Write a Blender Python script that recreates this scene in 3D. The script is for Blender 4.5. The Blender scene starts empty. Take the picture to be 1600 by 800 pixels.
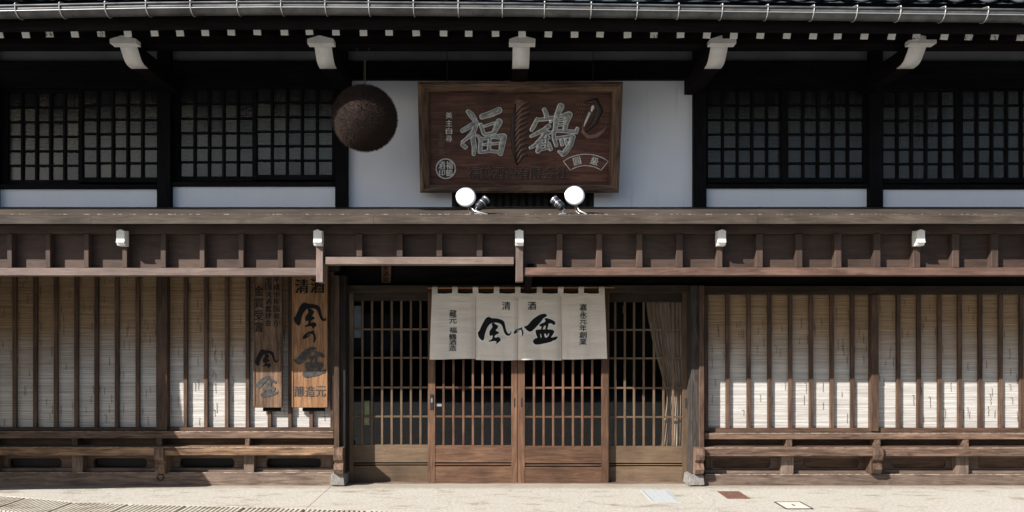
import bpy, bmesh, math, random
from mathutils import Vector, noise, Matrix
random.seed(7)
SC = bpy.context.scene
COL = SC.collection

# ------------------------------------------------------------------ camera, sky, sun
CAM_D, PPM, VX, VY, EYE = 8.2, 150.0, 776.0, 530.0, 1.5
cam_d = bpy.data.cameras.new('camera'); cam = bpy.data.objects.new('camera', cam_d); COL.objects.link(cam)
cam.location = (0, -CAM_D, EYE); cam.rotation_euler = (math.radians(90), 0, 0)
cam_d.sensor_width = 36; cam_d.lens = 36 * CAM_D * PPM / 1600
cam_d.shift_x = (800 - VX) / 1600; cam_d.shift_y = (VY - 400) / 1600
cam_d.clip_end = 500; SC.camera = cam

KX, KZ = 1.3, 1.07                       # sunlight: shift to the right and drop per metre travelled inwards
W = bpy.data.worlds.new('World'); SC.world = W; W.use_nodes = True
nt = W.node_tree; bg = nt.nodes['Background']
sky = nt.nodes.new('ShaderNodeTexSky'); sky.sky_type = 'NISHITA'; sky.sun_disc = False
sky.sun_elevation = math.atan(KZ / math.hypot(KX, 1)); sky.sun_rotation = math.atan2(-KX, -1)
sky.air_density = 1.0; sky.dust_density = 1.2
nt.links.new(sky.outputs[0], bg.inputs[0]); bg.inputs[1].default_value = 0.065
sun_d = bpy.data.lights.new('sun', 'SUN'); sun = bpy.data.objects.new('sun', sun_d); COL.objects.link(sun)
sun_d.energy = 5.0; sun_d.angle = math.radians(0.5); sun_d.color = (1, 0.965, 0.92)
sun.rotation_euler = Vector((KX, 1, -KZ)).to_track_quat('-Z', 'Y').to_euler(); sun.location = (-8, -10, 12)
SC.view_settings.view_transform = 'Standard'; SC.view_settings.look = 'None'
SC.view_settings.exposure = 0.95; SC.view_settings.gamma = 1.0
SC.render.engine = 'CYCLES'; SC.cycles.max_bounces = 8

# ------------------------------------------------------------------ photograph measurements -> metres
def X(px, p=0.0): return (px - VX) / PPM * (CAM_D - p) / CAM_D
def Z(py, p=0.0): return EYE + (VY - py) / PPM * (CAM_D - p) / CAM_D
def PX(x, p=0.0): return VX + x * PPM * CAM_D / (CAM_D - p)

# ------------------------------------------------------------------ materials
MATS = {}
def newmat(name):
    m = bpy.data.materials.new(name); m.use_nodes = True
    n = m.node_tree.nodes; b = n['Principled BSDF']
    return m, n, m.node_tree.links, b
def setc(sock, c): sock.default_value = (c[0], c[1], c[2], 1)
def coords(n, l, scale, rnd=True, kind='Object'):
    tc = n.new('ShaderNodeTexCoord'); mp = n.new('ShaderNodeMapping'); mp.inputs['Scale'].default_value = scale
    if rnd:
        oi = n.new('ShaderNodeObjectInfo'); ml = n.new('ShaderNodeVectorMath'); ml.operation = 'SCALE'
        ml.inputs[0].default_value = (13.7, 29.3, 47.1); l.new(oi.outputs['Random'], ml.inputs['Scale'])
        ad = n.new('ShaderNodeVectorMath'); ad.operation = 'ADD'
        l.new(tc.outputs[kind], ad.inputs[0]); l.new(ml.outputs[0], ad.inputs[1]); l.new(ad.outputs[0], mp.inputs['Vector'])
    else:
        l.new(tc.outputs[kind], mp.inputs['Vector'])
    return mp
def noisen(n, l, vec, scale, detail=4, rough=0.6, dist=0.0):
    t = n.new('ShaderNodeTexNoise'); t.inputs['Scale'].default_value = scale; t.inputs['Detail'].default_value = detail
    t.inputs['Roughness'].default_value = rough; t.inputs['Distortion'].default_value = dist
    l.new(vec.outputs[0], t.inputs['Vector']); return t
def ramp(n, l, src, a, b):
    r = n.new('ShaderNodeMapRange'); r.inputs['From Min'].default_value = a; r.inputs['From Max'].default_value = b
    l.new(src, r.inputs['Value']); return r.outputs[0]
def mix(n, l, f, a, b, mode='MIX'):
    m = n.new('ShaderNodeMix'); m.data_type = 'RGBA'; m.blend_type = mode; m.clamp_factor = True
    if isinstance(f, (int, float)): m.inputs[0].default_value = f
    else: l.new(f, m.inputs[0])
    for s, v in ((m.inputs[6], a), (m.inputs[7], b)):
        if isinstance(v, tuple): setc(s, v)
        else: l.new(v, s)
    return m.outputs[2]
def bump(n, l, b, h, strength, dist):
    bp = n.new('ShaderNodeBump'); bp.inputs['Strength'].default_value = strength; bp.inputs['Distance'].default_value = dist
    l.new(h, bp.inputs['Height']); l.new(bp.outputs[0], b.inputs['Normal'])

#              light            dark             wear colour, wear amount, roughness
WOOD = {
 'black': ((.010,.010,.012), (.004,.004,.005), (.035,.032,.03), .15, .75),
 'eave': ((.013,.010,.010), (.005,.004,.004), (.03,.025,.02), .1, .85),
 'canopy': ((.088,.057,.044), (.056,.037,.029), (.16,.13,.11), .15, .62),
 'canopyroof': ((.095,.074,.058), (.045,.034,.026), (.34,.29,.25), .25, .72),
 'rafter':  ((.055,.040,.036), (.026,.018,.016), (.12,.09,.07), .15, .8),
 'beam': ((.19,.142,.12), (.125,.088,.072), (.33,.28,.24), .25, .6),
 'beamred': ((.145,.090,.068), (.075,.042,.031), (.32,.25,.20), .3, .6),
 'lattice': ((.115,.068,.045), (.046,.027,.018), (.21,.14,.10), .3, .6),
 'shaded_headwood': ((.052,.036,.024), (.022,.015,.011), (.10,.075,.05), .3, .7),  # head rails: canopy shade put into a darker wood colour
 'postdark': ((.035,.027,.024), (.010,.008,.008), (.16,.13,.11), .4, .75),
 'bench': ((.185,.120,.085), (.055,.032,.022), (.40,.31,.23), .5, .65),
 'worn': ((.34,.215,.125), (.08,.042,.025), (.56,.42,.28), .6, .7),
 'sill': ((.20,.145,.112), (.08,.055,.042), (.46,.39,.33), .45, .7),
 'door': ((.155,.086,.052), (.078,.041,.026), (.27,.17,.11), .35, .5),
 'panel': ((.145,.098,.062), (.10,.066,.042), (.22,.165,.12), .15, .5),
 'grey': ((.070,.058,.050), (.018,.014,.013), (.42,.39,.35), .3, .8),
 'sign': ((.17,.080,.055), (.065,.028,.021), (.24,.13,.085), .3, .45),
 'frame': ((.26,.16,.105), (.055,.032,.023), (.46,.34,.24), .55, .5),
 'board': ((.30,.165,.080), (.14,.066,.032), (.38,.24,.13), .35, .6),
 'oldboard': ((.20,.12,.072), (.055,.033,.024), (.32,.25,.20), .55, .7),
 'rod':     ((.40,.17,.07), (.25,.1,.04), (.5,.25,.12), .2, .45),
}
def wood(fam, ax):
    key = fam + '_' + 'xyz'[ax]
    if key in MATS: return MATS[key]
    lt, dk, wr, wa, ro = WOOD[fam]
    m, n, l, b = newmat('wood_' + key)
    sc = [26, 26, 26]; sc[ax] = 2.4
    g = noisen(n, l, coords(n, l, tuple(sc)), 1.0, 6, .65, 1.2)
    sc2 = [110, 110, 110]; sc2[ax] = 3.0
    f = noisen(n, l, coords(n, l, tuple(sc2)), 1.0, 3, .6)
    big = noisen(n, l, coords(n, l, (3, 3, 3)), 1.0, 4, .6)
    c1 = mix(n, l, ramp(n, l, g.outputs[0], .37, .63), dk, lt)
    c2 = mix(n, l, ramp(n, l, f.outputs[0], .35, .75), c1, mix(n, l, .45, c1, dk))
    wn = noisen(n, l, coords(n, l, (9 if ax != 0 else 3, 9, 9 if ax != 2 else 3)), 1.0, 8, .75)
    wf = ramp(n, l, wn.outputs[0], .60, .74)
    ml = n.new('ShaderNodeMath'); ml.operation = 'MULTIPLY'; l.new(wf, ml.inputs[0]); ml.inputs[1].default_value = wa
    c3 = mix(n, l, ml.outputs[0], c2, wr)
    br = n.new('ShaderNodeMapRange'); br.inputs['From Min'].default_value = .3; br.inputs['From Max'].default_value = .7
    br.inputs['To Min'].default_value = .72; br.inputs['To Max'].default_value = 1.25; l.new(big.outputs[0], br.inputs['Value'])
    oi = n.new('ShaderNodeObjectInfo'); rr = n.new('ShaderNodeMapRange'); rr.inputs['To Min'].default_value = .76; rr.inputs['To Max'].default_value = 1.2
    l.new(oi.outputs['Random'], rr.inputs['Value'])
    mm = n.new('ShaderNodeMath'); mm.operation = 'MULTIPLY'; l.new(br.outputs[0], mm.inputs[0]); l.new(rr.outputs[0], mm.inputs[1])
    vs = n.new('ShaderNodeVectorMath'); vs.operation = 'SCALE'; l.new(c3, vs.inputs[0]); l.new(mm.outputs[0], vs.inputs['Scale'])
    l.new(vs.outputs[0], b.inputs['Base Color'])
    b.inputs['Roughness'].default_value = ro; b.inputs['Specular IOR Level'].default_value = .08 if fam in ('black', 'eave') else .22
    bump(n, l, b, g.outputs[0], .6, .005)
    MATS[key] = m; return m
def plain(name, c, rough=.6, metal=0, var=.12, scale=20, bmp=0, spec=.5, c2=None, lo=.35, hi=.65, detail=5):
    if name in MATS: return MATS[name]
    m, n, l, b = newmat(name)
    t = noisen(n, l, coords(n, l, (1, 1, 1)), scale, detail, .6)
    d = c2 if c2 else tuple(v * (1 - var) for v in c)
    l.new(mix(n, l, ramp(n, l, t.outputs[0], lo, hi), d, c), b.inputs['Base Color'])
    b.inputs['Roughness'].default_value = rough; b.inputs['Metallic'].default_value = metal
    b.inputs['Specular IOR Level'].default_value = spec
    if bmp: bump(n, l, b, t.outputs[0], .5, bmp)
    MATS[name] = m; return m
def plaster_mat():
    m, n, l, b = newmat('plaster')
    t = noisen(n, l, coords(n, l, (1, 1, 1), False), 1.3, 6, .65); t2 = noisen(n, l, coords(n, l, (1, 1, 1), False), 60, 4, .7)
    c = mix(n, l, ramp(n, l, t.outputs[0], .3, .7), (.76, .79, .86), (.83, .86, .93))
    sp = noisen(n, l, coords(n, l, (1, 1, .6), False), 22, 3, .8)
    c = mix(n, l, ramp(n, l, sp.outputs[0], .72, .80), c, (.5, .49, .48))
    dr = noisen(n, l, coords(n, l, (14, 1, .8), False), 1.0, 5, .7); c = mix(n, l, ramp(n, l, dr.outputs[0], .60, .80), c, (.60, .61, .64))
    l.new(c, b.inputs['Base Color']); b.inputs['Roughness'].default_value = .9
    bump(n, l, b, t2.outputs[0], .15, .003); return m
PLASTER = plaster_mat()
def concrete_mat(name, a, bcol, stain, sth):
    m, n, l, b = newmat(name)
    co = coords(n, l, (1, 1, 1), False)
    s1 = noisen(n, l, co, 95, 3, .8); s2 = noisen(n, l, coords(n, l, (.9, 2.2, 1), False), 2.6, 7, .68, .4); s3 = noisen(n, l, co, .8, 4, .6)
    c = mix(n, l, ramp(n, l, s1.outputs[0], .3, .66), bcol, a)
    c = mix(n, l, ramp(n, l, s3.outputs[0], .3, .7), c, mix(n, l, .3, c, bcol))
    s4 = noisen(n, l, co, 34, 5, .75); c = mix(n, l, ramp(n, l, s4.outputs[0], .56, .44), c, mix(n, l, .5, c, tuple(v * .75 for v in bcol)))
    f = ramp(n, l, s2.outputs[0], sth, sth + .13)
    ml = n.new('ShaderNodeMath'); ml.operation = 'MULTIPLY'; ml.inputs[1].default_value = .75; l.new(f, ml.inputs[0])
    c = mix(n, l, ml.outputs[0], c, mix(n, l, ramp(n, l, s1.outputs[0], .35, .6), tuple(v * .5 for v in stain), stain))
    v = n.new('ShaderNodeTexVoronoi'); v.inputs['Scale'].default_value = 75; l.new(co.outputs[0], v.inputs['Vector'])
    c = mix(n, l, ramp(n, l, v.outputs['Distance'], .22, .10), c, mix(n, l, .35, c, (.12, .10, .08)))
    if name == 'paving_concrete':
        wp = noisen(n, l, co, 3.0, 5, .7); wa = n.new('ShaderNodeVectorMath'); wa.operation = 'SCALE'; wa.inputs['Scale'].default_value = .35; l.new(wp.outputs['Color'], wa.inputs[0])
        wb = n.new('ShaderNodeVectorMath'); wb.operation = 'ADD'; l.new(co.outputs[0], wb.inputs[0]); l.new(wa.outputs[0], wb.inputs[1])
        vc = n.new('ShaderNodeTexVoronoi'); vc.feature = 'DISTANCE_TO_EDGE'; vc.inputs['Scale'].default_value = .75; l.new(wb.outputs[0], vc.inputs['Vector'])
        c = mix(n, l, ramp(n, l, vc.outputs['Distance'], .005, .001), c, mix(n, l, .32, c, (.10, .085, .07)))
        sx = n.new('ShaderNodeSeparateXYZ'); l.new(co.outputs[0], sx.inputs[0]); gq = noisen(n, l, co, 9, 5, .7)
        ga = n.new('ShaderNodeMath'); ga.operation = 'MULTIPLY_ADD'; ga.inputs[1].default_value = .22; l.new(gq.outputs[0], ga.inputs[0]); l.new(sx.outputs[1], ga.inputs[2])
        c = mix(n, l, ramp(n, l, ga.outputs[0], -.24, -.10), c, mix(n, l, .55, c, (.20, .16, .11)))
    l.new(c, b.inputs['Base Color']); b.inputs['Roughness'].default_value = .85
    bump(n, l, b, s1.outputs[0], .5, .004); return m
PAVE = concrete_mat('paving_concrete', (.61, .58, .515), (.38, .345, .29), (.27, .20, .12), .545)
DRAIN = concrete_mat('drain_concrete', (.66, .61, .52), (.42, .38, .31), (.30, .24, .16), .5)
STONE = concrete_mat('rough_stone', (.30, .285, .26), (.13, .12, .11), (.2, .18, .15), .55)
ASPH = concrete_mat('street_paving', (.29, .28, .26), (.20, .195, .18), (.13, .12, .10), .55)
def reed_mat():
    m, n, l, b = newmat('reed')
    tc = n.new('ShaderNodeTexCoord'); sp = n.new('ShaderNodeSeparateXYZ'); l.new(tc.outputs['Object'], sp.inputs[0])
    big = noisen(n, l, coords(n, l, (.8, 1, 1.2)), 2.0, 4, .6)
    ad = n.new('ShaderNodeMath'); ad.operation = 'MULTIPLY_ADD'; l.new(big.outputs[0], ad.inputs[0]); ad.inputs[1].default_value = .5; l.new(sp.outputs[2], ad.inputs[2])
    f = ramp(n, l, ad.outputs[0], .78, 1.30)          # aged silver below, still brown where the canopy shelters it
    st = noisen(n, l, coords(n, l, (2.2, 1, 70)), 1.0, 3, .7)
    fine = noisen(n, l, coords(n, l, (3, 1, 260)), 1.0, 2, .6)
    lo = mix(n, l, ramp(n, l, st.outputs[0], .3, .62), (.37, .335, .30), (.59, .565, .53))
    hi = mix(n, l, ramp(n, l, st.outputs[0], .3, .7), (.20, .125, .065), (.42, .275, .15))
    c = mix(n, l, f, lo, hi)
    c = mix(n, l, ramp(n, l, fine.outputs[0], .46, .30), c, mix(n, l, .42, c, (.14, .11, .085)))
    l.new(c, b.inputs['Base Color']); b.inputs['Roughness'].default_value = .7; return m
REED = reed_mat()
def linen_mat():
    m, n, l, b = newmat('linen')
    wv = noisen(n, l, coords(n, l, (6, 1, 300)), 1, 2, .6); wh = noisen(n, l, coords(n, l, (300, 1, 6)), 1, 2, .6)
    st = noisen(n, l, coords(n, l, (1, 1, 9)), 1.5, 5, .65)
    c = mix(n, l, ramp(n, l, wv.outputs[0], .3, .7), (.76, .69, .60), (.87, .80, .71))
    c = mix(n, l, ramp(n, l, wh.outputs[0], .55, .75), c, (.72, .68, .62))
    c = mix(n, l, ramp(n, l, st.outputs[0], .58, .72), c, mix(n, l, .3, c, (.5, .45, .38)))
    l.new(c, b.inputs['Base Color']); b.inputs['Roughness'].default_value = .95
    tr = n.new('ShaderNodeBsdfTranslucent'); l.new(c, tr.inputs[0])
    ms = n.new('ShaderNodeMixShader'); ms.inputs[0].default_value = .25
    out = n['Material Output']; l.new(b.outputs[0], ms.inputs[1]); l.new(tr.outputs[0], ms.inputs[2]); l.new(ms.outputs[0], out.inputs[0])
    bump(n, l, b, st.outputs[0], .8, .02); return m
LINEN = linen_mat()
def frosted_mat():
    m, n, l, b = newmat('patterned_glass')
    t = n.new('ShaderNodeTexWave'); t.bands_direction = 'Z'; t.inputs['Scale'].default_value = 22; t.inputs['Distortion'].default_value = 6
    t.inputs['Detail'].default_value = 2; t.inputs['Detail Scale'].default_value = 2.2
    l.new(coords(n, l, (1, 1, 1)).outputs[0], t.inputs['Vector'])
    ge = n.new('ShaderNodeNewGeometry'); mp = n.new('ShaderNodeMapping'); mp.inputs['Scale'].default_value = (11, 0, .5); l.new(ge.outputs['Position'], mp.inputs['Vector'])
    fold = noisen(n, l, mp, 1.0, 4, .6, .3)
    mp2 = n.new('ShaderNodeMapping'); mp2.inputs['Scale'].default_value = (1.3, 0, 2.0); l.new(ge.outputs['Position'], mp2.inputs['Vector']); pat = noisen(n, l, mp2, 1.0, 2, .5)
    oi = n.new('ShaderNodeObjectInfo')
    c = mix(n, l, ramp(n, l, fold.outputs[0], .42, .66), (.008, .008, .010), (.032, .031, .033))
    c = mix(n, l, ramp(n, l, pat.outputs[0], .38, .60), c, mix(n, l, .7, c, (.02, .021, .024)))
    c = mix(n, l, oi.outputs['Random'], c, mix(n, l, .3, c, (.035, .035, .04)))
    l.new(c, b.inputs['Base Color']); b.inputs['Roughness'].default_value = .10; b.inputs['Specular IOR Level'].default_value = .62; b.inputs['IOR'].default_value = 1.5; b.inputs['Specular Tint'].default_value = (1, .93, .84, 1)
    bump(n, l, b, t.outputs[0], .16, .003); return m
FROST = frosted_mat()
def glass_mat():
    m, n, l, b = newmat('window_glass')
    n.remove(b); tr = n.new('ShaderNodeBsdfTransparent'); tr.inputs[0].default_value = (.93, .95, .95, 1)
    gl = n.new('ShaderNodeBsdfGlossy'); gl.inputs['Roughness'].default_value = .01; gl.inputs[0].default_value = (1, 1, 1, 1)
    lw = n.new('ShaderNodeLayerWeight'); lw.inputs[0].default_value = .5
    pw = n.new('ShaderNodeMath'); pw.operation = 'POWER'; pw.inputs[1].default_value = 4; l.new(lw.outputs['Facing'], pw.inputs[0])
    fr = n.new('ShaderNodeMath'); fr.operation = 'MULTIPLY_ADD'; fr.inputs[1].default_value = .8; fr.inputs[2].default_value = .024; l.new(pw.outputs[0], fr.inputs[0])
    ms = n.new('ShaderNodeMixShader'); l.new(fr.outputs[0], ms.inputs[0]); l.new(tr.outputs[0], ms.inputs[1]); l.new(gl.outputs[0], ms.inputs[2])
    l.new(ms.outputs[0], n['Material Output'].inputs[0]); return m
GLASS = glass_mat()
INK = plain('black_ink', (.008, .008, .009), .7, var=.3, spec=.15)
FADEINK = plain('worn_black_paint', (.016, .017, .019), .7, c2=(.06, .052, .045), scale=26, lo=.38, hi=.6)
WHITE_T = plain('white_dye', (.80, .79, .76), .9)
SILVER = plain('silver_leaf', (.42, .43, .41), .4, metal=.2, c2=(.12, .125, .12), scale=36, bmp=.003)
SILVERE = plain('silver_edge', (.92, .92, .89), .3, metal=.1, c2=(.60, .60, .56), scale=30)
SILVERD = plain('pale_gilding', (.88, .86, .82), .5, metal=.1, c2=(.55, .50, .46), scale=40)
CARVE = plain('dark_carving', (.032, .018, .014), .5, var=.4)
CARVE_L = plain('ridge_and_highlight', (.22, .12, .085), .4, var=.3)
WHITEP = plain('white_paint', (.84, .82, .78), .6, c2=(.72, .70, .66), scale=9, lo=.3, hi=.6)
CHIP = plain('chipped_white_paint', (.66, .64, .60), .7, c2=(.10, .08, .07), scale=42, lo=.40, hi=.46)
GALV = plain('galvanised_gutter', (.17, .17, .17), .48, metal=.35, c2=(.055, .055, .06), scale=5, lo=.35, hi=.7)
WIRE = plain('gutter_wire', (.55, .54, .52), .4, metal=.6)
IRON = plain('iron', (.04, .03, .028), .55, metal=.6)
RUST = plain('rusty_iron', (.22, .115, .08), .7, metal=.2, c2=(.12, .06, .045), scale=30, bmp=.003)
TILE = plain('roof_tile_glaze', (.24, .27, .31), .35, c2=(.12, .135, .155), scale=14, bmp=.002)
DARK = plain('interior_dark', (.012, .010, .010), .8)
CURT = plain('curtain_cloth', (.36, .26, .195), .9, c2=(.28, .20, .15), scale=8)
PAPER = plain('paper', (.22, .23, .25), .8)
LAMPW = plain('lamp_glass_white', (.92, .92, .90), .25, var=.02)
LAMPB = plain('lamp_metal', (.07, .075, .085), .35, metal=.7)
LAMPS = plain('lamp_steel', (.55, .56, .58), .3, metal=.8)
CEDAR = plain('cedar_needles', (.062, .034, .022), .95, c2=(.012, .007, .006), scale=110, lo=.35, hi=.7)
THREAD = plain('blind_thread', (.07, .05, .04), .9)
ROPE = plain('rope', (.10, .085, .07), .9)
GRATE = plain('pale_metal_cover', (.50, .52, .52), .5, metal=.2, c2=(.38, .40, .40), scale=60)

# ------------------------------------------------------------------ object helpers
def link(name, me, parent=None, loc=(0, 0, 0), rot=None, kind=None, label=None):
    o = bpy.data.objects.new(name, me); COL.objects.link(o); o.location = loc
    if rot: o.rotation_euler = rot
    if parent: o.parent = parent
    if kind: o['kind'] = kind
    if label: o['label'] = label
    return o
def thing(name, label, cat, loc=(0, 0, 0), rot=None, group=None):
    o = link(name, None, None, loc, rot); o['label'] = label; o['category'] = cat
    if group: o['group'] = group
    o.empty_display_size = .1; return o
def tag(o, label, cat, group=None):
    o['label'] = label; o['category'] = cat
    if group: o['group'] = group
    return o
def mesh(name, verts, faces, mat, smooth=False):
    me = bpy.data.meshes.new(name); me.from_pydata(verts, [], faces); me.update()
    bm = bmesh.new(); bm.from_mesh(me); bmesh.ops.recalc_face_normals(bm, faces=bm.faces); bm.to_mesh(me); bm.free()
    if mat: me.materials.append(mat)
    if smooth:
        for p in me.polygons: p.use_smooth = True
    return me
CACHE = {}
def boxmesh(d, mat, bev):
    key = (round(d[0], 3), round(d[1], 3), round(d[2], 3), mat.name, bev)
    if key in CACHE: return CACHE[key]
    bm = bmesh.new(); bmesh.ops.create_cube(bm, size=1); bmesh.ops.scale(bm, vec=d, verts=bm.verts)
    if bev: bmesh.ops.bevel(bm, geom=bm.edges[:], offset=min(bev, min(d) * .3), segments=1, affect='EDGES', profile=.5)
    me = bpy.data.meshes.new('piece'); bm.to_mesh(me); bm.free(); me.materials.append(mat); CACHE[key] = me; return me
def box(name, x0, x1, z0, z1, pf, pb, fam, parent=None, bev=.003, **kw):
    """a box from x0..x1, z0..z1, front face pf and back face pb metres in front of the wall plane"""
    d = (abs(x1 - x0), abs(pf - pb), abs(z1 - z0))
    mat = wood(fam, d.index(max(d))) if isinstance(fam, str) else fam
    loc = ((x0 + x1) / 2, -(pf + pb) / 2, (z0 + z1) / 2)
    if parent is not None and parent.type == 'EMPTY': loc = parent.matrix_basis.inverted() @ Vector(loc)
    elif parent is not None: loc = Vector(loc) - parent.location - (parent.parent.location if parent.parent else Vector())
    return link(name, boxmesh(d, mat, bev), parent, loc, **kw)
def pbox(name, a, b, t, u, pf, pb, fam, parent=None, **kw):
    """the same from photograph measurements of its front face: a..b across, t..u down"""
    return box(name, X(a, pf), X(b, pf), Z(u, pf), Z(t, pf), pf, pb, fam, parent, **kw)
class MB:
    def __init__(s): s.v = []; s.f = []
    def box(s, x0, x1, y0, y1, z0, z1):
        k = len(s.v); s.v += [(x, y, z) for x in (x0, x1) for y in (y0, y1) for z in (z0, z1)]
        s.f += [tuple(k + i for i in q) for q in ((0,1,3,2),(4,6,7,5),(0,4,5,1),(2,3,7,6),(0,2,6,4),(1,5,7,3))]
    def tube(s, pts, r, n=6, cap=True):
        rings = []
        for i, p in enumerate(pts):
            p = Vector(p); a = Vector(pts[max(0, i-1)]); b = Vector(pts[min(len(pts)-1, i+1)])
            t = (b - a).normalized(); u = t.orthogonal().normalized() if i == 0 else (u0 - t * u0.dot(t)).normalized()
            u0 = u; w = t.cross(u); rr = r[i] if isinstance(r, (list, tuple)) else r
            k = len(s.v); rings.append(k)
            for j in range(n):
                an = 2 * math.pi * j / n; s.v.append(tuple(p + (u * math.cos(an) + w * math.sin(an)) * rr))
        for a, b in zip(rings, rings[1:]):
            for j in range(n): s.f.append((a + j, a + (j+1) % n, b + (j+1) % n, b + j))
        if cap: s.f.append(tuple(rings[0] + j for j in range(n))); s.f.append(tuple(rings[-1] + n-1-j for j in range(n)))
    def prism(s, prof, a, b, axis='x'):
        """closed profile extruded a..b; axis x: profile (y,z), axis y: profile (x,z)"""
        k = len(s.v); n = len(prof)
        for c in (a, b):
            for q in prof: s.v.append((c, q[0], q[1]) if axis == 'x' else (q[0], c, q[1]) if axis == 'y' else (q[0], q[1], c))
        for j in range(n): s.f.append((k + j, k + (j+1) % n, k + n + (j+1) % n, k + n + j))
        s.f.append(tuple(k + j for j in range(n))); s.f.append(tuple(k + n + n-1-j for j in range(n)))
    def build(s, name, mat, parent=None, smooth=False, **kw): return link(name, mesh(name, s.v, s.f, mat, smooth), parent, **kw)
def lerp(a, b, t): return a + (b - a) * t
def table(x, pts):
    if x <= pts[0][0]: return pts[0][1]
    for (a, u), (b, v) in zip(pts, pts[1:]):
        if x <= b: return lerp(u, v, (x - a) / (b - a))
    return pts[-1][1]

# ------------------------------------------------------------------ lettering
GL = {}
def glyph(ch, bold=.012, aniso=.6, ext=.0):
    """outline of a character as a normalised mesh (-.5...5 both ways)"""
    key = (ch, bold, aniso, ext)
    if key in GL: return GL[key]
    cu = bpy.data.curves.new('t', 'FONT'); cu.body = ch; cu.size = 1; cu.resolution_u = 2
    cu.fill_mode = 'BOTH' if ext else 'FRONT'
    o = bpy.data.objects.new('t', cu); COL.objects.link(o); bpy.context.view_layer.update()
    # more weight on the upright strokes than on the level ones, like a brushed or serif hand
    cu.extrude = 0; cu.offset = bold
    dg = bpy.context.evaluated_depsgraph_get(); me = bpy.data.meshes.new_from_object(o.evaluated_get(dg))
    vs = [(v.co.x, v.co.y) for v in me.vertices]; fs = [tuple(p.vertices) for p in me.polygons]
    bpy.data.objects.remove(o); bpy.data.curves.remove(cu); bpy.data.meshes.remove(me)
    x0 = min(v[0] for v in vs); x1 = max(v[0] for v in vs); y0 = min(v[1] for v in vs); y1 = max(v[1] for v in vs)
    w = max(x1 - x0, 1e-4); h = max(y1 - y0, 1e-4)
    GL[key] = ([((x - x0) / w - .5, (y - y0) / h - .5) for x, y in vs], fs); return GL[key]
def refine(v2, f2, mx):
    bm = bmesh.new(); vv = [bm.verts.new((a, b, 0)) for a, b in v2]
    for f in f2:
        try: bm.faces.new([vv[i] for i in f])
        except ValueError: pass
    bmesh.ops.triangulate(bm, faces=bm.faces[:])
    for _ in range(5):
        es = [e for e in bm.edges if e.calc_length() > mx]
        if not es: break
        bmesh.ops.subdivide_edges(bm, edges=es, cuts=1); bmesh.ops.triangulate(bm, faces=bm.faces[:])
    bm.verts.index_update(); r = ([(v.co.x, v.co.y) for v in bm.verts], [tuple(v.index for v in f.verts) for f in bm.faces]); bm.free(); return r
def solidify(v2, f2, d0, d1, warp=None):
    """flat outline -> raised piece; d0 back depth, d1 front depth (metres towards the viewer)"""
    from collections import Counter
    if warp: v2, f2 = refine(v2, f2, .018)
    edges = Counter(); dirn = {}
    for f in f2:
        for a, b in zip(f, f[1:] + f[:1]): edges[frozenset((a, b))] += 1; dirn[frozenset((a, b))] = (a, b)
    n = len(v2); w = warp or (lambda x, z: 0)
    V = [(x, -(d1 + w(x, z)), z) for x, z in v2] + [(x, -(d0 + w(x, z)), z) for x, z in v2]
    F = [tuple(f) for f in f2] + [tuple(n + i for i in reversed(f)) for f in f2]
    for e, c in edges.items():
        if c == 1: a, b = dirn[e]; F.append((a, n + a, n + b, b))
    return V, F
def letters(name, items, mat, parent, d0, d1, bold=.012, warp=None, jit=0):
    """items: (char, cx, cz, w, h[, rot])"""
    out = []
    for it in items:
        V, F = [], []; ch, cx, cz, w, h = it[:5]; ro = it[5] if len(it) > 5 else 0
        gv, gf = glyph(ch, 0); c, s_ = math.cos(ro), math.sin(ro)
        shifts = [(0, 0)] if bold < .005 else [(-bold, 0), (bold, 0)] if bold < .04 else [(-bold, -.01), (-bold / 3, .01), (bold / 3, -.01), (bold, .01)]
        for q, (sx, sz) in enumerate(shifts):
            v2 = []
            for a, b in gv:
                x, z = (a * (1 - 2 * bold) + sx) * w, (b + sz) * h
                if jit:
                    k_ = Vector((a * 3 + cx * 9, b * 3, cz * 7)); x += noise.noise(k_) * jit; z += noise.noise(k_ + Vector((9, 3, 1))) * jit
                v2.append((cx + x * c - z * s_, cz + x * s_ + z * c))
            vv, ff = solidify(v2, gf, d0, d1 + q * .0003, warp); k = len(V); V += vv; F += [tuple(k + i for i in f) for f in ff]
        me = bpy.data.meshes.new(name); me.from_pydata(V, [], F); me.materials.append(mat)
        out.append(link(name, me, parent))
    return out
def chaikin(p, it=2):
    for _ in range(it):
        q = []
        for a, b in zip(p, p[1:] + p[:1]):
            q.append((a[0]*.75 + b[0]*.25, a[1]*.75 + b[1]*.25)); q.append((a[0]*.25 + b[0]*.75, a[1]*.25 + b[1]*.75))
        p = q
    return p
def outline(polys, off=0.0):
    cu = bpy.data.curves.new('s', 'CURVE'); cu.dimensions = '2D'; cu.fill_mode = 'FRONT'; cu.offset = off
    for p in polys:
        sp = cu.splines.new('POLY'); sp.points.add(len(p) - 1); sp.use_cyclic_u = True
        for q, a in zip(sp.points, p): q.co = (a[0], a[1], 0, 1)
    o = bpy.data.objects.new('s', cu); COL.objects.link(o)
    dg = bpy.context.evaluated_depsgraph_get(); me = bpy.data.meshes.new_from_object(o.evaluated_get(dg))
    r = ([(v.co.x, v.co.y) for v in me.vertices], [tuple(p.vertices) for p in me.polygons])
    bpy.data.objects.remove(o); bpy.data.curves.remove(cu); bpy.data.meshes.remove(me); return r
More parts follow.
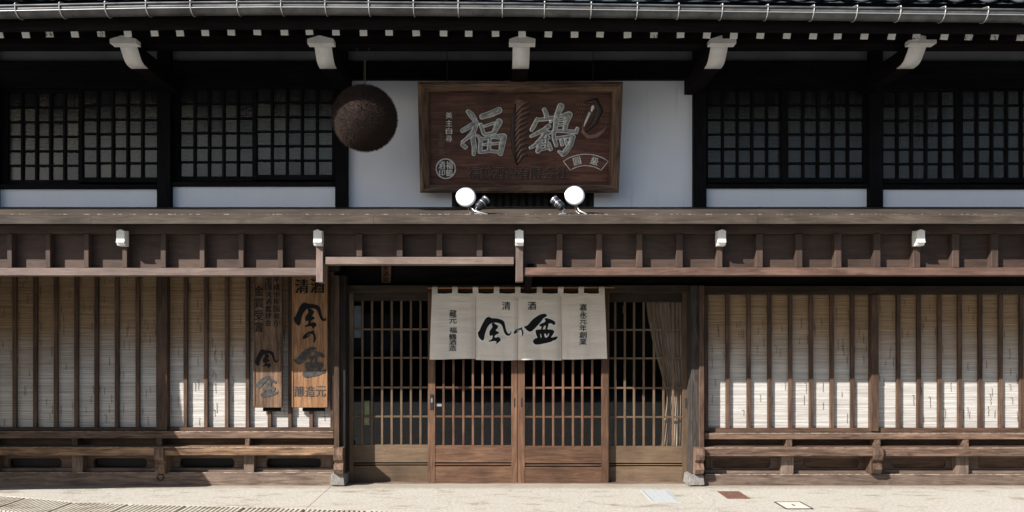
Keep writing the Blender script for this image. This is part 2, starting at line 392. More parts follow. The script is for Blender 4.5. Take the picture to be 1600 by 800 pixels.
# brush writing, tenths of a photograph pixel, each group normalised by the caller
KAZE = [[(60,490),(85,478),(130,375),(175,290),(205,258),(245,250),(285,275),(340,272),(420,288),(480,320),(495,400),(512,470),(540,516),(568,512),(585,462),(592,500),(572,538),(540,550),(505,537),(475,492),(462,445),(445,385),(410,352),(350,340),(290,345),(250,370),(215,415),(185,490),(170,560),(165,600),(140,627),(108,602),(75,565)],
        [(285,350),(320,343),(345,370),(387,390),(375,430),(335,465),(390,485),(402,510),(340,532),(322,572),(355,577),(385,558),(428,600),(415,632),(335,687),(365,640),(330,625),(240,642),(233,627),(290,600),(300,545),(285,538),(260,557),(243,520),(250,470),(290,420),(295,400),(283,380)]]
NO = [[(622,512),(636,472),(685,434),(738,424),(757,403),(752,434),(776,478),(777,528),(745,573),(757,520),(746,462),(724,448),(692,492),(644,516)],
      [(668,482),(690,452),(718,444),(700,462),(678,486)]]
BON = [[(780,400),(830,395),(880,340),(930,280),(1030,215),(1110,200),(1145,220),(1140,245),(1090,270),(1050,330),(960,430),(890,490),(840,470),(800,430)],
       [(1095,270),(1160,275),(1230,300),(1278,335),(1275,365),(1245,387),(1225,357),(1170,352),(1165,380),(1150,450),(1112,450),(1130,385),(1095,392),(1080,450),(1045,450),(1065,405),(1025,395),(1020,378),(1060,352),(1100,340),(1125,312)],
       [(960,458),(1010,448),(1160,446),(1230,452),(1265,480),(1225,545),(1195,580),(1290,558),(1318,556),(1292,608),(1230,625),(1215,640),(1100,668),(980,690),(938,670),(920,630),(950,590),(1002,580),(975,530)],
       [(1036,508),(1050,520),(1063,572),(1042,580)], [(1100,515),(1125,508),(1132,548),(1150,545),(1160,510),(1182,508),(1162,560),(1125,582),(1105,560)]]
def grow(p, d):
    ar = sum(a[0] * b[1] - b[0] * a[1] for a, b in zip(p, p[1:] + p[:1])); sg = 1 if ar > 0 else -1; q = []
    for i in range(len(p)):
        a, b, c = p[i-1], p[i], p[(i+1) % len(p)]; tx, tz = c[0] - a[0], c[1] - a[1]; L = math.hypot(tx, tz) or 1
        q.append((b[0] + sg * tz / L * d, b[1] - sg * tx / L * d))
    return q
def brush(name, groups, box_src, cx, cz, s, mat, parent, d0, d1, off=0, warp=None):
    """s metres per source unit; box_src is the source box whose centre lands on (cx, cz); a group is an outline and its holes"""
    ux = (box_src[0] + box_src[2]) / 2; uz = (box_src[1] + box_src[3]) / 2
    for gi, grp in enumerate(groups):
        pp = [[(cx + (a - ux) * s, cz - (b - uz) * s) for a, b in chaikin(p, 2)] for p in grp]
        if off: pp = [grow(pp[0], off)]
        v2, f2 = outline(pp); V, F = solidify(v2, f2, d0, d1 + gi * .0004, warp)
        me = bpy.data.meshes.new(name); me.from_pydata(V, [], F); me.materials.append(mat); link(name, me, parent)
KAZE_G = [[KAZE[0]], [KAZE[1]]]; NO_G = [NO]; BON_G = [[BON[0]], [BON[1]], BON[2:]]

# ================================================================== THE BUILDING
B = thing('wooden_shop_house', 'old two storey dark wooden shop front with lattice windows, white plaster and a tiled roof', 'building')
XL, XR = -9.0, 6.8

# -------- roof and eaves (the eave line sags a little, as photographed)
def eave(px): return table(px, [(-150, 4), (0, 2), (250, -1), (450, -3), (800, 0), (1200, 3), (1600, 5.5), (1750, 6.5)])
RS = math.tan(math.radians(21))
PR, rr = 1.37, CAM_D / (CAM_D - 1.37)
rafx = [-500, -450, -410, -368, -327, -286, -245, -204, -163, -122, -81, -41, -1, 40, 77, 117, 158, 199.5, 241, 281, 321, 361.5, 402, 444, 483, 525, 568, 608, 650, 693, 732.5, 774.5, 816, 857, 898, 938, 980.5, 1022, 1063, 1105, 1146.5, 1188, 1230, 1270.5, 1309, 1351, 1393.5, 1432, 1476, 1514, 1554, 1595, 1636]
an = math.atan(RS)
for i, px in enumerate(rafx):
    zc = Z(50 + eave(px) + random.uniform(-.4, .4), PR); L = 1.62; w = .062; h = .078
    r = link('rafter', boxmesh((w, L, h), wood('eave', 1), .003), B, (X(px, PR), -PR + .5 * L * math.cos(an), zc + .5 * L * math.sin(an)), (an, 0, 0))
    chip = px in (158,) or px > 1500 or px in (1432, 1022, 77)
    e = link('rafter_end', boxmesh((w + .002, .012, h + .002), CHIP if chip else WHITEP, .002), r, (random.uniform(-.002, .002), -L / 2 - .003, random.uniform(-.002, .002)), (0, random.uniform(-.06, .06), 0))
def roofline(p, px, add=0): return Z(50 + eave(px), PR) + .06 + (PR - p) * RS + add
# soffit boards lying on the rafters
NB = 9; pL, pR = -560, 1740
for k in range(NB):
    p0 = 1.50 - k * .19; p1 = p0 - .186
    v = []; f = []
    xs = [pL + i * (pR - pL) / 10 for i in range(11)]
    for px in xs:
        x = X(px, PR)
        for p, dz in ((p0, 0), (p1, 0), (p1, .016), (p0, .016)): v.append((x, -p, roofline(p, px, dz)))
    for i in range(10):
        a = i * 4; b = a + 4
        for j in range(4): f.append((a + j, a + (j+1) % 4, b + (j+1) % 4, b + j))
    f += [(0, 1, 2, 3), (43, 42, 41, 40)]
    link('soffit_board', mesh('sb', v, f, wood('eave', 0)), B)
# eave fascia
v = []; f = []
for px in xs:
    x = X(px, PR)
    for p, dz in ((1.52, -.05), (1.49, -.05), (1.49, .20), (1.52, .20)): v.append((x, -p, roofline(1.5, px, dz)))
for i in range(10):
    a = i * 4; b = a + 4
    for j in range(4): f.append((a + j, a + (j+1) % 4, b + (j+1) % 4, b + j))
f += [(0, 1, 2, 3), (43, 42, 41, 40)]
link('eave_fascia', mesh('ef', v, f, wood('eave', 0)), B)
# tiles: two front courses one by one, the rest of the slope joined
def tile_mesh():
    V = []; F = []; N = 9; w = .285; L = .30
    def prof(t):        # wavy pan tile
        return -.030 * math.sin(math.pi * min(1, t / .78)) if t < .78 else .026 * math.sin(math.pi * (t - .78) / .22)
    for yy, lift in ((-L / 2, 0.0), (L / 2, 0.0)):
        for top in (0, 1):
            for i in range(N + 1):
                t = i / N; V.append(((t - .5) * w, yy, prof(t) + (.018 if top else 0)))
    n = N + 1
    for i in range(N):
        F.append((i, i+1, 2*n + i+1, 2*n + i)); F.append((n + i+1, n + i, 3*n + i, 3*n + i+1))
        F.append((i+1, i, n + i, n + i+1)); F.append((2*n + i, 2*n + i+1, 3*n + i+1, 3*n + i))
    return mesh('tile', V, F, TILE, True)
def lip_mesh():        # hanging front lip with its round end
    V = []; F = []; N = 10; w = .28
    for yy in (-.008, .008):
        for i in range(N + 1):
            t = i / N; x = (t - .5) * w
            V.append((x, yy, .02 - .030 * math.sin(math.pi * min(1, t / .78)) if t < .78 else .02)); V.append((x, yy, -.025 - .045 * math.sin(math.pi * min(1, t / .80))))
    m = 2 * (N + 1)
    for i in range(N):
        a = 2 * i; F += [(a, a+2, a+3, a+1), (m + a, m + a+1, m + a+3, m + a+2), (a+1, a+3, m + a+3, m + a+1), (a, m + a, m + a+2, a+2)]
    F += [(0, 1, m+1, m), (2*N, m + 2*N, m + 2*N+1, 2*N+1)]
    k = len(V); R = .042; cx = .118; cz = .0; S = 12
    for yy in (-.022, .010):
        for j in range(S): V.append((cx + R * math.cos(2*math.pi*j/S), yy, cz + R * math.sin(2*math.pi*j/S)))
    for j in range(S): F.append((k + j, k + (j+1) % S, k + S + (j+1) % S, k + S + j))
    F.append(tuple(k + j for j in range(S))); F.append(tuple(k + S + S-1-j for j in range(S)))
    return mesh('lip', V, F, TILE, True)
TM, LM = tile_mesh(), lip_mesh()
PE = 1.60; tw = .265
nx = int(16.0 / tw)
for row in range(3):
    for i in range(nx):
        x = -9.1 + i * tw; px = PX(x, PE); p = PE - row * .25
        z = roofline(p, px, .262) + random.uniform(-.004, .004)
        t = link('roof_tile', TM, B, (x, -(p - .15), z + .15 * RS + .012), (an - .06, 0, 0))
        if row == 0: link('tile_lip', LM, t, (0, -.155, 0), (-an, 0, 0))
V = []; F = []
cols = nx * 6
for j, p in enumerate([.86, .2, -.6, -1.6, -2.6]):
    for i in range(cols + 1):
        x = -9.1 - tw / 2 + i * tw / 6; V.append((x, -p, Z(50, PR) + .335 + (PR - p) * RS + .028 * math.sin(2 * math.pi * (x / tw))))
for j in range(4):
    for i in range(cols): a = j * (cols + 1) + i; F.append((a, a+1, a + cols + 2, a + cols + 1))
link('upper_roof_tiles', mesh('urt', V, F, TILE, True), B, kind='stuff')

# -------- gutter
PG = 1.66; rg = CAM_D / (CAM_D - PG)
def gut(px): return table(px, [(-150, 14.5), (0, 12.5), (250, 7.5), (450, 6), (800, 8.5), (1200, 14), (1600, 18.5), (1750, 20)])
def zt(px): return Z(gut(px) - 2, PG)
V = []; F = []; R = .068; S = 10
gx = [-530 + i * 95 for i in range(25)]
for px in gx:
    x = X(px, PG); z = zt(px)
    for rad in (R, R - .004):
        for j in range(S + 1):
            a = math.pi + math.pi * j / S; V.append((x, -(PG - R) + rad * math.cos(a), z + rad * 1.05 * math.sin(a)))
n = S + 1; st = 2 * n
for i in range(len(gx) - 1):
    for j in range(S):
        a = i * st + j; b = a + st; F += [(a, a+1, b+1, b), (a + n + 1, a + n, b + n, b + n + 1)]
    for j in (0, S): a = i * st + j; F.append((a, a + st, a + st + n, a + n) if j == 0 else (a, a + n, a + st + n, a + st))
link('gutter', mesh('gutter', V, F, GALV, True), B)
mb = MB(); mb.tube([(X(px, PG), -PG - .002, zt(px) + .006) for px in gx], .009, 8); mb.build('gutter_rim', GALV, B, True)
mb = MB(); mb.tube([(X(px, PG), -PG + .004, zt(px) - .034) for px in gx], .004, 6); mb.build('gutter_bead', WIRE, B, True)
for px in [-45, 24, 93, 164, 228, 297.5, 370.5, 439, 508, 576, 646, 716, 785, 851, 924, 996, 1061, 1129, 1200, 1272, 1339.5, 1407.5, 1477, 1544, 1613]:
    mb = MB(); z = zt(px); pts = []
    for j in range(9):
        a = math.pi * .93 + math.pi * .9 * j / 8; pts.append((0, R + (R + .006) * math.cos(a), (R + .006) * 1.05 * math.sin(a)))
    pts = [(.004, .09, .05), (.002, .0, .028), (0, -.008, .02)] + pts
    mb.tube(pts, .0048, 6); mb.build('gutter_hook', WIRE, B, True, loc=(X(px, PG), -PG, z))

# -------- purlin, arms, upper wall framing
box('purlin', XL, XR, 4.235, 4.37, .90, .74, 'eave', B)
box('upper_wall_beam', XL, XR, Z(124, .05), Z(96, .05), .06, -.12, 'black', B)
box('top_wall_beam', XL, XR, Z(78, .05), Z(60, .05), .06, -.12, 'black', B)
pbox('upper_plaster_strip', -520, 1800, 78, 96, .01, -.1, plain('shaded_plaster', (.17, .175, .19), .9, var=.3, scale=2), B, bev=0)  # shade below the eaves is put into the strip's dark colour
for xt, xc_ in ((199., 192.), (504., 500.5), (814.5, 816.), (1125., 1130.), (1436., 1443.)):
    pa = 1.05; cx = X(xt, pa); zt_ = Z(66, pa); zb_ = Z(102.5, .88); h = zt_ - zb_; w = .150
    face = [(-pa, zt_), (-pa + .055, zt_ - h * .42), (-pa + .095, zt_ - h * .70), (-pa + .13, zt_ - h * .88), (-pa + .17, zt_ - h * .97), (-pa + .25, zb_)]
    arm = MB(); arm.prism(face + [(0, zb_), (0, zt_)], cx - w / 2, cx + w / 2); arm = arm.build('eave_arm', wood('eave', 1), B)
    q = [(y - .005, z - .004) for y, z in face]; V = []
    for y, z in q: V += [(cx - w / 2 - .003, y, z), (cx + w / 2 + .003, y, z)]
    for y, z in q: V += [(cx - w / 2 - .003, y + .006, z + .006), (cx + w / 2 + .003, y + .006, z + .006)]
    F = []; m = len(q) * 2
    for i in range(len(q) - 1): c = 2 * i; F += [(c, c+1, c+3, c+2), (m + c+1, m + c, m + c+2, m + c+3), (c, c+2, m + c+2, m + c), (c+1, m + c+1, m + c+3, c+3)]
    F += [(0, m, m+1, 1), (m-2, m-1, 2*m-1, 2*m-2)]
    link('painted_arm_end', mesh('pae', V, F, WHITEP, True), arm)
    cp = MB(); pc_ = 1.135; ccx = X(xc_, pc_); cw = .118
    cp.prism([(ccx - cw, Z(67.5, pc_)), (ccx - cw, Z(60.8, pc_)), (ccx - .012, Z(55, pc_)), (ccx + cw, Z(60.5, pc_)), (ccx + cw, Z(67.5, pc_))], -pc_, -1.04, 'y')
    cp.build('arm_cap', WHITEP, arm)
# upper posts
UP = [(-28, -6), (245, 266), (523.5, 543), (1084, 1104), (1359, 1380), (1640, 1660)]
for a, b in UP: pbox('upper_post', a, b, 78, 324.5, .07, -.12, 'black', B)
# plaster fields
def pl(name, a, b, t, u, p=.0): return pbox(name, a, b, t, u, p, -.1, PLASTER, B, bev=0)
pl('plaster_panel', 543, 1084, 124, 328)
for a, b, t in ((-6, 245, 296), (266, 523.5, 292), (1104, 1359, 295), (1380, 1640, 296.5)): pl('plaster_panel', a, b, t, 328)
# small barred opening behind the lamps
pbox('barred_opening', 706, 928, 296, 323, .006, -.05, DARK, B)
for k in range(18): pbox('opening_bar', 712 + k * 12, 716.5 + k * 12, 297, 322.5, .022, .007, 'eave', B)
# sash windows
def sash(cols, rows, t_out, b_out, l_out, r_out, p):
    cx, cz = X((l_out + r_out) / 2, p), Z((t_out + b_out) / 2, p)
    s = link('sash_window', None, B, (cx, -p, cz)); s.empty_display_size = .1
    P = s
    def bb(nm, a, b, t, u, pf, pb, fam, bev=.002):
        x0, x1, z0, z1 = X(a, p), X(b, p), Z(u, p), Z(t, p)
        d = (x1 - x0, pf - pb, z1 - z0); mat = wood(fam, 0 if d[0] > d[2] else 2) if isinstance(fam, str) else fam
        return link(nm, boxmesh(d, mat, bev), P, ((x0 + x1) / 2 - cx, -(pf + pb) / 2 + p, (z0 + z1) / 2 - cz))
    bb('stile', l_out, cols[0], t_out, b_out, p, p - .035, 'black'); bb('stile', cols[-1], r_out, t_out, b_out, p, p - .035, 'black')
    bb('rail', cols[0], cols[-1], t_out, rows[0], p, p - .035, 'black'); bb('rail', cols[0], cols[-1], rows[-1], b_out, p, p - .035, 'black')
    for c in cols[1:-1]: bb('upright_bar', c - 2, c + 2, rows[0], rows[-1], p - .002, p - .024, 'black')
    for r in rows[1:-1]: bb('cross_bar', cols[0], cols[-1], r - 1.6, r + 1.6, p - .006, p - .022, 'black')
    for a, b in zip(cols, cols[1:]):
        for t, u in zip(rows, rows[1:]):
            g = bb('glass_pane', a + .2, b - .2, t + .2, u - .2, p - .0245, p - .029, FROST, 0)
            g.rotation_euler = (random.uniform(-.028, .022), 0, random.uniform(-.03, .03))
def ev(a, b, n): return [a + (b - a) * i / n for i in range(n + 1)]
for (l, c0, c1, r, p, yb) in ((-4, 12, 122, 126, -.035, 281), (122, 129, 245, 245, 0, 277), (267, 281, 394, 401, -.035, 275.5), (394, 401, 518.5, 523, 0, 273),
                              (1104, 1106.5, 1222, 1227, -.035, 277.5), (1222, 1232, 1349, 1359, 0, 277.5), (1380, 1380.5, 1493, 1499, 0, 278.5), (1493, 1505, 1620, 1626, -.035, 277.5)):
    n = 5
    sash(ev(c0, c1, n), ev(yb - 136, yb, 6), yb - 144, yb + 8, l, r, p)
for a, b, t in ((-6, 245, 288), (266, 523.5, 284), (1104, 1359, 287), (1380, 1640, 288)):
    pbox('window_sill', a, b, t, t + 6, .045, -.1, 'black', B)
    pbox('window_head', a, b, 122, 137, .03, -.1, 'black', B)
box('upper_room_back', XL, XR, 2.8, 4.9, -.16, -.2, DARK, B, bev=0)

# -------- canopy (lower pent roof)
PCF, PCB = 1.173, 0.0
zw, zf = Z(323.5), Z(338, PCF)
def roof_z(p): return zw + (zf - zw) * p / PCF
seams = [-6.9, X(-170, .8), X(467, .8), X(1096, .8), 6.9]
seams = [-9.0, -6.6, -4.4, X(467, .8), X(690, .8), X(1096, .8), 4.3, 6.9]
for a, b in zip(seams, seams[1:]):
    dz = random.uniform(0, .003)
    mb = MB(); mb.prism([(0, zw + dz), (-1.08, roof_z(1.08) + dz), (-1.08, roof_z(1.08) - .03), (0, zw - .03)], a + .0015, b - .0015); mb.build('canopy_roof_board', wood('canopyroof', 0), B)
es = [-9.0, -6.2, X(140, 1.2), -1.1, X(1185, 1.2), 5.0, 6.9]
for a, b in zip(es, es[1:]):
    mb = MB(); mb.prism([(-1.065, roof_z(1.065) + .008), (-PCF, zf + .006), (-PCF, Z(349.5, PCF)), (-1.065, Z(349.5, PCF) + .01)], a + .001, b - .001)
    mb.build('canopy_edge_board', wood('canopyroof', 0), B)
WEAR = plain('worn_edge', (.50, .46, .41), .7, c2=(.10, .078, .062), scale=24, lo=.52, hi=.60, detail=8)
for a, b in zip(es, es[1:]): box('worn_edge_strip', a + .002, b - .002, roof_z(1.065) + .0065, roof_z(1.065) + .0095, 1.078, 1.062, WEAR, B, bev=0)
box('canopy_soffit', XL, XR, zf - .05, zf - .035, 1.05, .0, 'eave', B)
PB, PRB, PBM = .90, .972, .982
allribs = [(-49, -42), (11, 18.5), (71, 78.5), (131, 138.5), (191, 198.5), (251, 259), (312, 319.5), (373, 380.5), (434, 442)]
midribs = [(557, 566), (620, 629), (682, 691), (745, 754)]
rightribs = [(870, 879), (932, 941), (995, 1004), (1057, 1067), (1120, 1129), (1182, 1192), (1243.5, 1254), (1304.5, 1315), (1365.5, 1376), (1427, 1438), (1488.5, 1499), (1549.5, 1560), (1611, 1621)]
def boards(edges, bot):
    for a, b in zip(edges, edges[1:]):
        pbox('canopy_board', a + .3, b - .3, 345, bot, PB + random.uniform(-.003, .003), PB - .02, wood('canopy', 0), B)
def mid(r): return (r[0] + r[1]) / 2 + (VX - (r[0] + r[1]) / 2) * .012
boards([-520, -415, -351, -290, -230, -169, -108] + [mid(r) for r in allribs] + [496], 425); boards([496] + [mid(r) for r in midribs] + [806], 408); boards([806] + [mid(r) for r in rightribs] + [1660], 425)
for rs, bot in ((allribs, 418.2), (midribs, 401.2), (rightribs, 417.7)):
    for a, b in rs: pbox('canopy_rib', a, b, 365, bot, PRB, PB + .003, 'canopy', B)
pbox('canopy_top_beam', -560, 1700, 349, 365, PRB - .01, PB + .004, 'canopy', B)
box('canopy_beam', X(-560, PBM), X(494.6, PBM), Z(430.5, PBM), Z(418.5, PBM), PBM, .84, 'beam', B)
box('canopy_beam', X(508, PBM), X(803, PBM), Z(413, PBM), Z(401.5, PBM), PBM, .84, 'beam', B)
box('canopy_beam', X(818.5, PBM), X(1720, PBM), Z(430, PBM), Z(418, PBM), PBM, .84, 'beamred', B)
for a, b, t, u in ((494, 504.5, 386, 441), (806, 817.5, 384, 440)): pbox('canopy_hanging_post', a, b, t, u, 1.0, .85, 'beam', B)
# white capped tie ends
for xc in (188., 496., 811.5, 1128., 1439.):
    x = X(xc, 1.06); z0, z1 = Z(383, 1.06), Z(359, 1.06); w = .037
    mb = MB(); mb.prism([(-1.06, z1 - .012), (-1.06, z0 + .03), (-1.045, z0), (-.975, z0 - .004), (-.975, z0 + .02), (-.975, z1)], x - w, x + w)
    t = mb.build('canopy_tie_end', WHITEP, B)
    mb = MB(); mb.prism([(x - w - .002, z1 - .012), (x, z1 + .004), (x + w + .002, z1 - .012)], -1.064, -.99, 'y'); mb.build('tie_end_cap', WHITEP, t)
    mb = MB(); mb.prism([(x - w, z0 + .032), (x + w, z0 + .032), (x + w, z0 + .024), (x - w, z0 + .024)], -1.07, -1.04, 'y'); mb.build('tie_end_fold', WHITEP, t)
# carrying arms under the canopy
for xc in (258, 533, 811, 1093, 1368): box('canopy_arm', X(xc) - .05, X(xc) + .05, 2.36, 2.46, .82, .0, 'eave', B)

# -------- ground floor frame
PO = .14
pbox('entrance_post', 530.5, 540, 430, 741, PO, -.1, 'postdark', B)
pbox('entrance_post', 1080.5, 1092.5, 446, 743, PO, -.1, 'grey', B, label='weathered pale grey post')
pbox('bay_end_stile', 522, 530, 430, 700, PO + .03, -.05, 'lattice', B)
pbox('bay_end_stile', 1093, 1100.5, 446, 702, PO + .03, -.05, 'lattice', B)
box('upper_room_floor_beam', XL, XR, 2.42, 2.80, -.02, -.1, 'eave', B)
# entrance head
pbox('entrance_head_board', 541, 1079, 405, 446, -.03, -.08, 'eave', B)
pbox('door_head_rail', 541, 1079, 445.5, 456.5, .06, -.09, 'shaded_headwood', B)
pbox('entrance_inner_beam', 820, 1700, 428, 446.5, .0, -.1, 'eave', B)
pbox('bay_head_rail', 1100, 1700, 446.5, 460, .07, -.06, 'shaded_headwood', B)
pbox('bay_head_rail', -200, 530, 405, 424, .07, -.06, 'shaded_headwood', B)
mb = MB(); mb.prism([(-.92, 2.14), (-.55, 2.10), (-.2, 2.0), (0, 2.0), (0, 2.2), (-.92, 2.2)], X(822, .6), X(832, .6)); mb.build('canopy_knee', wood('eave', 1), B)

# lattice bays
def bay(slats, stiles, a, b, top, bot):
    for s in slats: pbox('lattice_slat', s - 3, s + 3, top, bot, .045, .012, 'lattice', B)
    for s, t in stiles: pbox('lattice_stile', s, t, top, bot + 5, .085, -.03, 'lattice', B)
    pbox('lattice_bottom_rail', a, b, bot, bot + 6.5, .055, -.05, 'lattice', B)
bay([-10, 22, 54.3, 86.5, 118.5, 150, 182, 214.5], [(244, 261)], -170, 522, 424, 668)
bay([289.5, 321.5, 354, 386.5, 421, 453, 486], [(516, 522)], 522.001, 522.5, 424, 668)
bay([1137.5, 1170.5, 1203, 1235.5, 1268, 1300.5, 1332.5], [(1100.5, 1107), (1362, 1373)], 1100.5, 1700, 460, 669)
bay([1404.5, 1436.5, 1469, 1500.5, 1532.5, 1564.5, 1597, 1629], [], 1700.1, 1700.5, 460, 669)
pbox('bay_back_wall', -200, 535, 400, 740, -.06, -.1, 'eave', B)
pbox('bay_back_wall', 1085, 1750, 400, 740, -.06, -.1, 'eave', B)

# ledge, bench, vents, sill
def corbel(px0, px1, pfr=.25):
    x0, x1 = X(px0, pfr), X(px1, pfr)
    zz = Z(700, .24); lo = Z(741, .20); h = zz - lo
    pr = [(-.03, zz), (-pfr, zz), (-pfr - .008, zz - h * .25), (-pfr + .01, zz - h * .44), (-pfr + .045, zz - h * .55), (-pfr + .045, zz - h * .60), (-pfr + .03, zz - h * .62),
          (-pfr + .015, zz - h * .80), (-pfr + .045, zz - h * .97), (-pfr + .07, zz - h), (-.03, lo)]
    mb = MB(); mb.prism(pr, x0, x1); mb.build('bench_bracket', wood('bench', 2), B)
WORN_LIT = plain('worn_lit_arris_wood', (.50, .43, .35), .7, c2=(.17, .125, .095), scale=16, lo=.44, hi=.58, detail=8)  # pale wear, with the highlight of sunlit top edges mixed into its colour
def base(a, b, led, ben, sil, vents, struts, blocks, corb, fam_b, open_v):
    pbox('ledge_beam', a, b, led[0], led[1], .12, -.06, 'bench', B)
    pbox('bench_seat', a, b, ben[0], ben[1], .22, -.02, fam_b, B)
    box('ground_sill', X(a, .13), X(b, .13), -.01, Z(sil[0], .13), .13, -.06, 'sill', B)
    pbox('lower_board', a, b, sil[0] - 7, sil[0] - .3, .055, .021, 'sill', B)
    for nm_, pf_, t_ in (('worn_lit_arris', .12, led[0]), ('worn_lit_arris', .22, ben[0]), ('worn_lit_arris', .13, sil[0])):
        box(nm_, X(a, pf_) + .01, X(b, pf_) - .01, Z(t_, pf_) - .0015, Z(t_, pf_) + .0015, pf_ - .002, pf_ - .012, WORN_LIT, B, bev=0)
    pbox('recess_board', a, b, led[1], ben[0] - 3, .0, -.05, 'lattice', B)
    zt0, zb0 = Z(ben[1] - 5, .22), Z(sil[0] - 5, 0)
    # vent wall in pieces round the rounded slots
    xs = [X(a)] + [X(v) for vv in vents for v in vv] + [X(b)]
    vt, vb = Z(716, .02), Z(731, .02)
    for i in range(0, len(xs), 2): box('vent_wall_board', xs[i], xs[i+1], zb0 - .02, zt0, .02, -.03, 'sill', B)
    for v0, v1 in vents:
        box('vent_wall_board', X(v0), X(v1), vt, zt0, .02, -.03, 'sill', B); box('vent_wall_board', X(v0), X(v1), zb0 - .02, vb, .02, -.03, 'sill', B)
        R = (vt - vb) * .33
        for cx, sx in ((X(v0), 1), (X(v1), -1)):
            for cz, sz in ((vt, -1), (vb, 1)):
                pr = [(cx, cz)] + [(cx + sx * (R - R * math.sin(t)), cz + sz * (R - R * math.cos(t))) for t in [0, .4, .8, 1.2, 1.57]]
                mb = MB(); mb.prism(pr, -.02, .03, 'y'); mb.build('vent_corner', wood('sill', 0), B)
        if not open_v: box('vent_panel', X(v0), X(v1), vb, vt, -.0, -.02, 'lattice', B)
        else: box('vent_dark', X(v0) , X(v1), vb, vt, -.045, -.06, DARK, B)
    for s0, s1 in struts: pbox('strut', s0, s1, led[1], ben[0] - 1, .115, .0, 'bench', B)
    for s0, s1 in blocks: pbox('support_block', s0, s1, ben[1] - 2, sil[0] - .2, .115, .0, 'sill', B)
    for c in corb: corbel(*c)
base(-200, 521.5, (674.5, 685), (699, 711.5), (738.5, 752.5), [(-115, -30), (15, 98), (147, 231), (282, 367), (417, 502)], [(-20, -12), (112, 121), (244, 253), (383, 390)],
     [(-20, -4), (112, 129), (256, 264), (381, 397)], [(240.5, 255)], 'worn', True)
base(1101, 1750, (677, 686.5), (700, 713), (741.5, 755), [(1113, 1203), (1254, 1341), (1392, 1476), (1527, 1612)], [(1229, 1238), (1367, 1376), (1505, 1514)],
     [(1221, 1240), (1357, 1366), (1494, 1513.5)], [(1366, 1380)], 'bench', False)
corbel(520.5, 535, .27); corbel(1087.5, 1101, .27)
mb = MB(); c = (X(250, .14), -.137, Z(746, .14)); mb.tube([(c[0] + .032 * math.sin(t * .5236), c[1], c[2] + .032 * math.cos(t * .5236)) for t in range(13)], .0045, 6); mb.build('iron_tie_ring', IRON, B, True)
def rough_block(name, a, b, t, u, pf, pb, mat, parent):
    x0, x1, z0, z1 = X(a, pf), X(b, pf), Z(u, pf), Z(t, pf)
    bm = bmesh.new(); bmesh.ops.create_cube(bm, size=1); bmesh.ops.bevel(bm, geom=bm.edges[:], offset=.08, segments=2, affect='EDGES')
    bmesh.ops.subdivide_edges(bm, edges=bm.edges[:], cuts=2, use_grid_fill=True)
    for v in bm.verts:
        k = .86 + .14 * (.5 - v.co.z)
        v.co = Vector((v.co.x * (x1 - x0) * k, v.co.y * (pf - pb) * k, v.co.z * (z1 - z0))); v.co += Vector(noise.noise_vector(v.co * 28 + Vector((a, 0, 0)))) * .006
    me = bpy.data.meshes.new(name); bm.to_mesh(me); bm.free(); me.materials.append(mat)
    return link(name, me, parent, ((x0 + x1) / 2, -(pf + pb) / 2, (z0 + z1) / 2))
rough_block('post_base_stone', 515, 539.5, 739, 759.5, .19, -.05, STONE, B)
rough_block('post_base_stone', 1075, 1103, 742, 759.5, .19, -.05, STONE, B)

# -------- entrance doors
def door(name, l, r, li, ri, muns, hor, top, ltop, bot, kick, p, fam, famk, label, lastw=None):
    cx, cz = X((l + r) / 2, p), Z((top + bot) / 2, p)
    D = link(name, None, B, (cx, -p, cz)); D['label'] = label; D.empty_display_size = .1
    def bb(nm, a, b, t, u, pf, pb, f, bev=.002):
        x0, x1, z0, z1 = X(a, p), X(b, p), Z(u, p), Z(t, p); d = (x1 - x0, pf - pb, z1 - z0)
        mat = wood(f, 0 if d[0] > d[2] else 2) if isinstance(f, str) else f
        return link(nm, boxmesh(d, mat, bev), D, ((x0 + x1) / 2 - cx, -(pf + pb) / 2 + p, (z0 + z1) / 2 - cz))
    bb('door_stile', l, li, top, bot, p, p - .036, fam); bb('door_stile', ri, r, top, bot, p, p - .036, fam)
    bb('door_top_rail', li, ri, top, ltop, p - .001, p - .035, 'shaded_headwood')
    bb('kick_panel', li, ri, kick[0], kick[1], p - .004, p - .03, famk); bb('kick_panel', li, ri, kick[2], bot, p - .004, p - .03, famk)
    bb('kick_groove', li, ri, kick[1], kick[2], p - .016, p - .03, 'eave', 0); bb('kick_bead', li, ri, kick[1] + 2, kick[2] - 2, p - .006, p - .016, famk)
    for m in muns: bb('door_bar', m - 1.7, m + 1.7, ltop, kick[0], p - .003, p - .018, fam)
    for h in hor: bb('door_cross_bar', li, ri, h - 1.5, h + 1.5, p - .007, p - .020, fam)
    bb('glass_sheet', li, ri, ltop, kick[0], p - .0205, p - .0235, GLASS, 0)
    return D, bb
HR = [514.5, 559, 605.5, 651]
d1, b1 = door('side_panel', 541, 670, 552, 668.5, [566, 581, 597, 612, 627, 642, 657], HR, 456.5, 470, 753.5, (695, 722.5, 728), -.065, 'panel', 'panel', 'fixed brown lattice panel left of the doors')
d4, b4 = door('side_panel', 945, 1079, 952, 1066.5, [961.5, 976.5, 991, 1006, 1022, 1037, 1052], [h + .8 for h in HR], 456.5, 472, 756, (697, 723.5, 729), -.065, 'panel', 'panel', 'fixed brown lattice panel right of the doors')
d2, b2 = door('sliding_door', 669, 808.2, 680, 799, [693, 708.5, 724, 739, 754, 769.5, 784.5], HR, 456.5, 470, 756.5, (696, 722.5, 729), 0, 'door', 'door', 'left reddish wooden sliding door')
